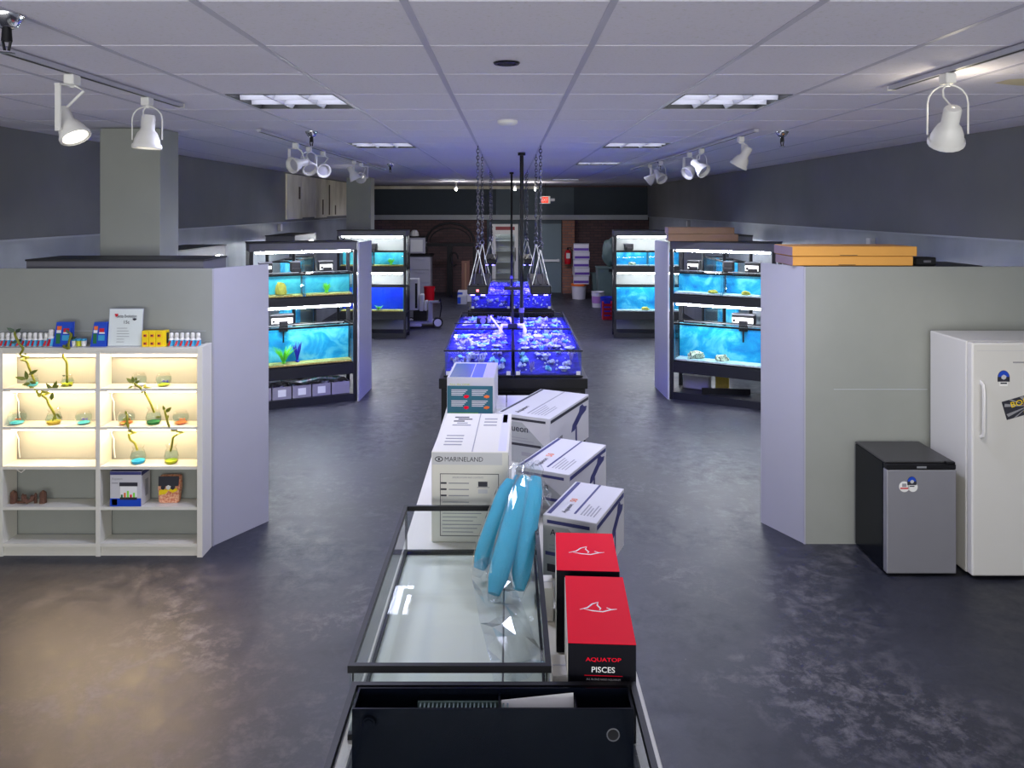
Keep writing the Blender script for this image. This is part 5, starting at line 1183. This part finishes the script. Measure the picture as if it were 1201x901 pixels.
def arch_sticker(par, x, z, s, y):
    pts = [(x-0.03*s, y-0.0003, z-0.02*s)]+[(x-math.cos(a*math.pi/10)*0.03*s, y-0.0003, z+math.sin(a*math.pi/10)*0.036*s) for a in range(11)]+[(x+0.03*s, y-0.0003, z-0.02*s)]
    b = MB(); b.poly(pts, (0, -0.0012, 0)); o = b.build('arch_sticker', M['ink'], par)
    pts = [(x-math.cos(a*math.pi/10)*0.027*s, y-0.0017, z+0.004*s+math.sin(a*math.pi/10)*0.030*s) for a in range(11)]
    b = MB(); b.poly(pts, (0, -0.0005, 0)); b.build('blue_arch', M['blue_print'], o)
    b = MB(); b.blob((x, y-0.0022, z+0.002*s), (0.014*s, 0.0006, 0.013*s), 1, 0.1, 1); b.build('face_mark', M['graypaper'], o)
    bx('caption_strip', (x-0.02*s, x+0.02*s, y-0.0016, y-0.0003, z-0.042*s, z-0.0205*s), M['paper'], o)
    bx('caption_line', (x-0.016*s, x+0.016*s, y-0.0024, y-0.0017, z-0.031*s, z-0.024*s), M['ink'], o)
o = round_sticker(t, -0.108, 0.562, 0.033, 0.0, M['paper']); bx('red_bar', (-0.134, -0.085, -0.0026, -0.0017, 0.548, 0.556), M['red_plastic'], o); bx('logo_mark', (-0.122, -0.096, -0.0026, -0.0017, 0.561, 0.582), M['ink_soft'], o)
round_sticker(t, -0.055, 0.560, 0.030, 0.0, M['paper']); arch_sticker(t, -0.062, 0.592, 0.95, -0.002)
X0, X1, Y0, Y1, H = 2.855, 3.56, 4.70, 5.17, 1.467
t = thing('upright_freezer', 'tall white upright freezer with stickers at the right edge', 'freezer', ((X0+X1)/2, Y0, 0)); w = X1-X0; d = Y1-Y0
bx('cabinet', (-w/2, w/2, 0.062, d, 0.02, H), M['fridge'], t, 0.008, 2)
bx('door', (-w/2, w/2, 0.0, 0.056, 0.025, H-0.002), M['fridge'], t, 0.012, 3)
bx('gasket', (-w/2+0.012, w/2-0.012, 0.0565, 0.0615, 0.03, H-0.008), M['lilac_gray'], t)
bx('door_groove', (-w/2+0.03, w/2-0.03, -0.0008, -0.0002, H-0.052, H-0.049), M['graypaper'], t)
b = MB(); zc = Z_at(481, Y0); b.tube([(-w/2+0.052, -0.001, zc+0.175), (-w/2+0.052, -0.03, zc+0.16), (-w/2+0.052, -0.036, zc+0.12), (-w/2+0.052, -0.036, zc-0.12), (-w/2+0.052, -0.03, zc-0.15), (-w/2+0.052, -0.001, zc-0.165)], 0.013, 8, 0.8, up=Vector((1, 0, 0))); b.build('handle', M['fridge'], t, True)
for s in (-1, 1): b = MB(); b.cyl((s*(w/2-0.05), 0.07, 0), (s*(w/2-0.05), 0.07, 0.0195), 0.018, None, 10); b.build('foot', M['black'], t)
xl = lambda px: X_at(px, Y0)-(X0+X1)/2
bx('name_plate', (xl(1188), xl(1204), -0.0012, -0.0003, Z_at(426, Y0), Z_at(424.3, Y0)), M['ink_soft'], t)
arch_sticker(t, xl(1177), Z_at(443, Y0), 1.25, 0.0)
o = thing('bumper_sticker', 'tilted black and yellow banner sticker on the freezer door', 'sticker', (xl(1206)+(X0+X1)/2, Y0-0.0005, Z_at(474, Y0))); o.rotation_euler = (0, R(-16), 0)
bx('banner', (-0.155, 0.155, -0.0012, 0.0, -0.058, 0.058), M['ink'], o)
for i in range(6):
    a = (i-2.5)*0.55; b = MB(); b.poly([(0, -0.0013, -0.01), (0.15*math.cos(a+3.14-0.08)*1.0, -0.0013, max(-0.056, min(0.056, 0.12*math.sin(a+3.06)))), (0.15*math.cos(a+3.14+0.08), -0.0013, max(-0.056, min(0.056, 0.12*math.sin(a+3.22))))], (0, -0.0004, 0)); b.build('gray_ray', M['ink_soft'], o)
text('lettering', 'BODY BY', M['yellow'], o, 0.24, (-0.11, -0.002, 0.008), height=0.034)
bx('caption_bar', (-0.04, 0.10, -0.0022, -0.0013, -0.046, -0.034), M['yellow'], o)
b = MB(); b.blob((0.02, -0.0025, -0.008), (0.032, 0.0008, 0.022), 1, 0.05, 1); b.poly([(-0.006, -0.0022, -0.008), (-0.03, -0.0022, 0.008), (-0.03, -0.0022, -0.03)], (0, -0.0006, 0)); b.build('orange_fish', M['orange'], o)

# ================================================================== BACK OF THE SHOP
Y = 20.0
t = thing('glass_door_cooler', 'white drinks cooler with a glass door and red header at the back', 'cooler', (X_at(592.5, Y), Y, 0)); w = 0.64; H = 1.86
bx('cabinet', (-w/2, w/2, 0.40, 0.50, 0.0, H), M['white'], t)
for s in (-1, 1): bx('side_wall', (s*w/2-0.02, s*w/2+0.02, 0.0, 0.3995, 0.0, H), M['white'], t)
bx('header', (-w/2+0.021, w/2-0.021, 0.0, 0.3995, H-0.20, H), M['white'], t); bx('header_sign', (-w/2+0.07, w/2-0.07, -0.006, -0.0005, H-0.15, H-0.06), mat('dull_red', lin(150, 60, 66), 0.5), t)
bx('base', (-w/2+0.021, w/2-0.021, 0.0, 0.3995, 0.0, 0.22), M['white'], t); bx('lamp', (-w/2+0.05, w/2-0.05, 0.30, 0.34, H-0.23, H-0.205), M['cooler_in'], t)
for z in (0.55, 0.85, 1.15, 1.42): bx('wire_shelf', (-w/2+0.022, w/2-0.022, 0.06, 0.39, z, z+0.015), M['alu'], t)
p = MB(); p.box(-w/2+0.02, -w/2+0.075, -0.03, -0.001, 0.22, H-0.2); p.box(w/2-0.075, w/2-0.02, -0.03, -0.001, 0.22, H-0.2); p.box(-w/2+0.075, w/2-0.075, -0.03, -0.001, H-0.26, H-0.2); p.box(-w/2+0.075, w/2-0.075, -0.03, -0.001, 0.22, 0.28); p = p.build('door', M['white'], t)
bx('glass_pane', (-w/2+0.076, w/2-0.076, -0.02, -0.012, 0.281, H-0.261), M['glass'], p); bx('handle', (w/2-0.065, w/2-0.045, -0.06, -0.031, 0.9, 1.25), M['black'], p)
# fire extinguisher on the pillar
Y = 20.24; t = thing('fire_extinguisher', 'red fire extinguisher hung on the brick pillar', 'fire extinguisher', (X_at(666, Y), Y, Z_at(310, Y)))
b = MB(); b.lathe([(0.001, 0), (0.085, 0.01), (0.09, 0.03), (0.09, 0.30), (0.06, 0.36), (0.025, 0.38)], 16); b.build('cylinder', M['red_plastic'], t, True)
b = MB(); b.cyl((0, 0, 0.381), (0, 0, 0.43), 0.025, None, 10); b.box(-0.02, 0.10, -0.012, 0.012, 0.43, 0.45); b.build('valve', M['black'], t)
bx('label_plate', (-0.05, 0.05, -0.097, -0.091, 0.16, 0.30), M['paper'], t); b = MB(); b.tube([(0.05, 0, 0.42), (0.12, -0.02, 0.36), (0.12, -0.02, 0.15)], 0.014, 6, up=Vector((0, 1, 0))); b.build('hose', M['black'], t, True); bx('wall_hook', (-0.02, 0.02, 0.0905, 0.155, 0.30, 0.36), M['black'], t)
# stacked salt boxes
def bucket(loc, r, h, m, lab, lid=None, handle=True, group=None, band=None):
    t = thing('bucket', lab, 'bucket', loc, 0, group)
    b = MB(); b.lathe([(0.001, 0), (r*0.86, 0.001), (r*0.98, h*0.96), (r*1.03, h*0.965), (r*1.03, h), (r*0.95, h)]+([] if lid else [(r*0.82, 0.02), (0.001, 0.02)]), 18, cap=False); b.build('pail', m, t, True)
    if lid:
        b = MB(); b.lathe([(r*1.05, h*0.93), (r*1.06, h+0.001), (r*1.06, h+0.02), (r*0.9, h+0.022), (0.001, h+0.022)], 18, cap=False); b.build('lid', lid, t, True)
    if band:
        b = MB(); b.lathe([(r*0.915, h*0.28), (r*0.975, h*0.72)], 18, cap=False); b.build('label_band', band, t, True)
    if handle:
        b = MB(); b.tube([(math.cos(a*math.pi/8)*r*1.06, -0.1*math.sin(a*math.pi/8)*r-r*0.2, h*0.9-math.sin(a*math.pi/8)*h*0.5) for a in range(9)], 0.005, 5, up=Vector((0, 1, 0.1))); b.build('handle', M['alu'], t, True)
    return t
Y = 19.2; bucket((X_at(679, Y), Y, 0), 0.19, 0.36, M['bucket_white'], 'white bucket with an orange lid under the stacked boxes', M['orange'], False, band=None)
z = 0.3835
for i in range(5):
    hh = (0.20, 0.2, 0.19, 0.19, 0.19)[i]; t = thing('salt_box', 'white and purple box in the tall stack at the back, '+('lowest', 'second from the bottom', 'middle one', 'second from the top', 'topmost')[i], 'box', (X_at(681+(i % 2)*1.0, Y)+0.0, Y-0.16, z), R((-3, 4, -2, 3, -5)[i]), 'stacked white and purple boxes')
    bx('carton', (-0.19, 0.19, 0, 0.34, 0, hh-0.002), M['bucket_white'], t, 0.006); bx('purple_band', (-0.185, 0.185, -0.002, -0.0003, 0.03, 0.09), M['purple'], t); bx('lid_edge', (-0.195, 0.195, -0.004, 0.344, hh-0.0015, hh+0.006), M['lilac_gray'], t)
    z += hh+0.008
Y = 17.6; bucket((X_at(701, Y), Y, 0), 0.145, 0.36, M['bucket_white'], 'white bucket with a printed band on the floor at the right', None, True, band=mat('bucket_band', lin(170, 120, 190), 0.5))
Y = 16.2; bucket((X_at(712.5, Y), Y, 0), 0.155, 0.40, M['bucket_blue'], 'tall blue bucket beside the far right rack', None, True)
Y = 15.6; t = thing('red_crate', 'red slatted crate in front of the blue bucket', 'crate', (X_at(713, Y), Y, 0)); 
for s in (-1, 1): bx('side', (s*0.09-0.012, s*0.09+0.012, 0, 0.2, 0, 0.36), M['red_plastic'], t)
for i in range(4): bx('slat', (-0.0775, 0.0775, 0.0, 0.012, 0.02+i*0.085, 0.075+i*0.085), M['red_plastic'], t)
bx('bottom', (-0.0775, 0.0775, 0.0125, 0.19, 0.0, 0.012), M['red_plastic'], t)
def tub(loc, w, d, h, m, lab):
    t = thing('storage_tote', lab, 'tote', loc); b = MB()
    b.poly([(-w/2*0.86, -d/2*0.86, 0), (w/2*0.86, -d/2*0.86, 0), (w/2*0.86, d/2*0.86, 0), (-w/2*0.86, d/2*0.86, 0)], (0, 0, h))
    for v in b.bm.verts:
        if v.co.z > h*0.5: v.co.x /= 0.86; v.co.y /= 0.86
    b.build('tub', m, t); bx('rim', (-w/2-0.012, w/2+0.012, -d/2-0.012, d/2+0.012, h+0.0005, h+0.03), m, t, 0.006); bx('handle', (-0.06, 0.06, -d/2-0.035, -d/2-0.013, h-0.07, h-0.01), M['black'], t, 0.005)
Y = 18.3; tub((X_at(715, Y), Y, 0), 0.62, 0.5, 0.85, M['graygreen'], 'large gray-green tote behind the blue bucket')
Y = 19.3; tub((X_at(702, Y), Y, 0), 0.36, 0.4, 0.62, M['graygreen'], 'smaller gray-green tote beside the stacked boxes')
b = MB(); b.blob((0, 0, 0.34), (0.2, 0.16, 0.34), 3, 0.1, 9); o = b.build('stuffed_bag', M['graygreen'], None, True, (X_at(716, 18.3), 18.3, 0.885)); tag(o, 'pale green stuffed bag standing on the large tote', 'bag')
# left back corner: white cabinets on a dark frame
Y = 19.5; t = thing('white_cabinet', 'white drawer cabinet in the back left corner', 'cabinet', (X_at(492.5, Y), Y, 0)); w = 0.48
bx('body', (-w/2, w/2, 0.02, 0.5, 0.06, 1.20), M['lilac_gray'], t); bx('plinth', (-w/2-0.03, w/2+0.03, 0.04, 0.5, 0, 0.0595), M['black'], t)
for i, (a, c) in enumerate(((0.08, 0.42), (0.43, 0.80), (0.81, 1.18))):
    q = bx('drawer', (-w/2+0.01, w/2-0.01, 0.0, 0.0195, a, c), M['lilac_gray'], t, 0.004); bx('handle', (-0.07, 0.07, -0.018, -0.0005, c-0.07, c-0.055), M['alu'], q)
bx('black_top', (-w/2-0.04, w/2+0.04, 0.0, 0.52, 1.2005, 1.26), M['black'], t); t.scale = (1.1, 1.1, 0.87)
t = thing('white_appliance', 'white appliance standing on the drawer cabinet', 'appliance', (X_at(489, Y), Y+0.03, 1.0975)); w = 0.38; t.scale = (1.12, 1.1, 1.08)
bx('body', (-w/2, w/2, 0, 0.40, 0.02, 0.40), M['lilac_gray'], t, 0.015, 2); bx('top', (-w/2-0.02, w/2-0.03, -0.01, 0.41, 0.4005, 0.43), M['black'], t, 0.005); bx('door', (-w/2+0.04, w/2-0.06, -0.012, -0.0005, 0.06, 0.35), M['white_panel'], t, 0.004)
for s in (-1, 1): bx('foot', (s*0.14-0.02, s*0.14+0.02, 0.05, 0.1, 0, 0.0195), M['black'], t)
b = MB(); b.lathe([(0.001, 0), (0.11, 0.002), (0.115, 0.02), (0.1, 0.10), (0.06, 0.15), (0.001, 0.16)], 18); o = b.build('white_dome', M['white'], None, True, (X_at(485, Y), Y+0.2, 1.563)); tag(o, 'round white dome on top of the white appliance', 'dome')
Y = 18.9; bucket((X_at(503.5, Y), Y, 0), 0.14, 0.34, M['red_plastic'], 'red bucket on the floor in the back left corner', None, True)
# white pump cart
Y = 14.6; t = thing('pump_cart', 'white wheeled pump cart beside the far left rack', 'cart', (X_at(496, Y), Y, 0))
bx('platform', (-0.34, 0.26, 0.0, 0.4, 0.07, 0.11), M['lilac_gray'], t, 0.01); bx('platform_edge', (-0.30, -0.02, -0.10, -0.001, 0.03, 0.09), M['white'], t, 0.01)
bx('tower', (-0.32, -0.10, 0.08, 0.38, 0.32, 0.92), M['white'], t, 0.012); bx('tower_slot', (-0.16, -0.115, 0.075, 0.0795, 0.36, 0.84), M['black'], t); bx('canister', (-0.085, 0.0, 0.1, 0.3, 0.30, 0.62), M['white'], t, 0.015); bx('canister', (0.01, 0.08, 0.08, 0.26, 0.31, 0.50), M['white'], t, 0.015)
bx('column', (-0.20, 0.06, 0.12, 0.34, 0.1105, 0.299), M['black'], t); bx('post', (0.09, 0.17, 0.05, 0.2, 0.1105, 0.46), M['lilac_gray'], t, 0.01); bx('arm', (0.10, 0.32, 0.08, 0.16, 0.4605, 0.50), M['lilac_gray'], t, 0.008)
for x, yy, r_ in ((0.29, -0.02, 0.10), (-0.28, 0.42, 0.07), (0.22, 0.43, 0.07)):
    b = MB(); b.cyl((x, yy-0.02, r_), (x, yy+0.02, r_), r_, None, 18); q = b.build('wheel', M['black'], t); b = MB(); b.cyl((x, yy-0.026, r_), (x, yy-0.0205, r_), r_*0.72, None, 16); b.build('hub_cap', M['white'], q)
b = MB(); b.tube([(0.3, 0.1, 0.48), (0.33, 0.02, 0.55), (0.36, -0.05, 0.40), (0.33, -0.05, 0.2)], 0.012, 6, up=Vector((0, 1, 0))); b.build('hose', M['black'], t, True)
# dark metal arch frame along the brick wall
Y = 19.6; xa, xb = X_at(500, Y), X_at(556, Y); xc, rr = (xa+xb)/2, (xb-xa)/2
t = thing('metal_arch', 'black metal arch frame standing against the dark brick wall', 'arch', (xc, Y, 0))
b = MB(); b.tube([(math.cos(a*math.pi/14)*rr, 0, 1.42+math.sin(a*math.pi/14)*0.48) for a in range(15)], 0.03, 6, up=Vector((0, 1, 0))); b.build('arc_rail', M['black'], t, True)
b = MB(); b.tube([(math.cos(a*math.pi/14)*rr*0.86, 0, 1.42+math.sin(a*math.pi/14)*0.36) for a in range(15)], 0.015, 6, up=Vector((0, 1, 0))); b.build('inner_arc', M['black'], t, True)
bx('crossbar', (-rr, rr, -0.04, 0.04, 1.30, 1.385), M['black'], t); bx('center_post', (-0.08, 0.06, -0.05, 0.05, 0.0, 1.295), M['black'], t)
for s in (-1, 1): bx('side_post', (s*rr-0.03, s*rr+0.03, -0.03, 0.03, 0.0, 1.295), M['black'], t)
b = MB(); b.tube([(0.1+0.11*math.cos(a*0.6), -0.07, 0.98+0.17*math.sin(a*0.6)) for a in range(10)], 0.022, 6, up=Vector((0, 1, 0))); b.build('hose_loop', M['black'], t, True)
# boxes at the foot of the arch
Y = 18.6
for i, (px, w, h, m_, lab) in enumerate(((545, 0.34, 0.26, 'bucket_white', 'white box with blue side on the floor by the coral tanks'), (542, 0.22, 0.20, 'lilac_gray', 'small gray box before the white box at the back'))):
    t = thing('supply_box', lab, 'box', (X_at(px, Y-i*0.5), Y-i*0.5, 0)); bx('carton', (-w/2, w/2, 0, 0.3, 0, h), M[m_], t, 0.004); bx('blue_print', (-w/2, -w/2+w*0.35, -0.002, -0.0003, 0.02, h-0.03), M['blue_print'], t)
t = thing('tall_carton', 'tall brown carton leaning behind the white box at the back', 'box', (X_at(546, 19.2), 19.2, 0)); bx('carton', (-0.1, 0.1, 0, 0.2, 0, 0.95), mat('brown_carton_far', lin(120, 84, 72), 0.8), t, 0.004); bx('tape', (-0.02, 0.02, -0.002, -0.0004, 0.05, 0.9), M['kraft'], t)
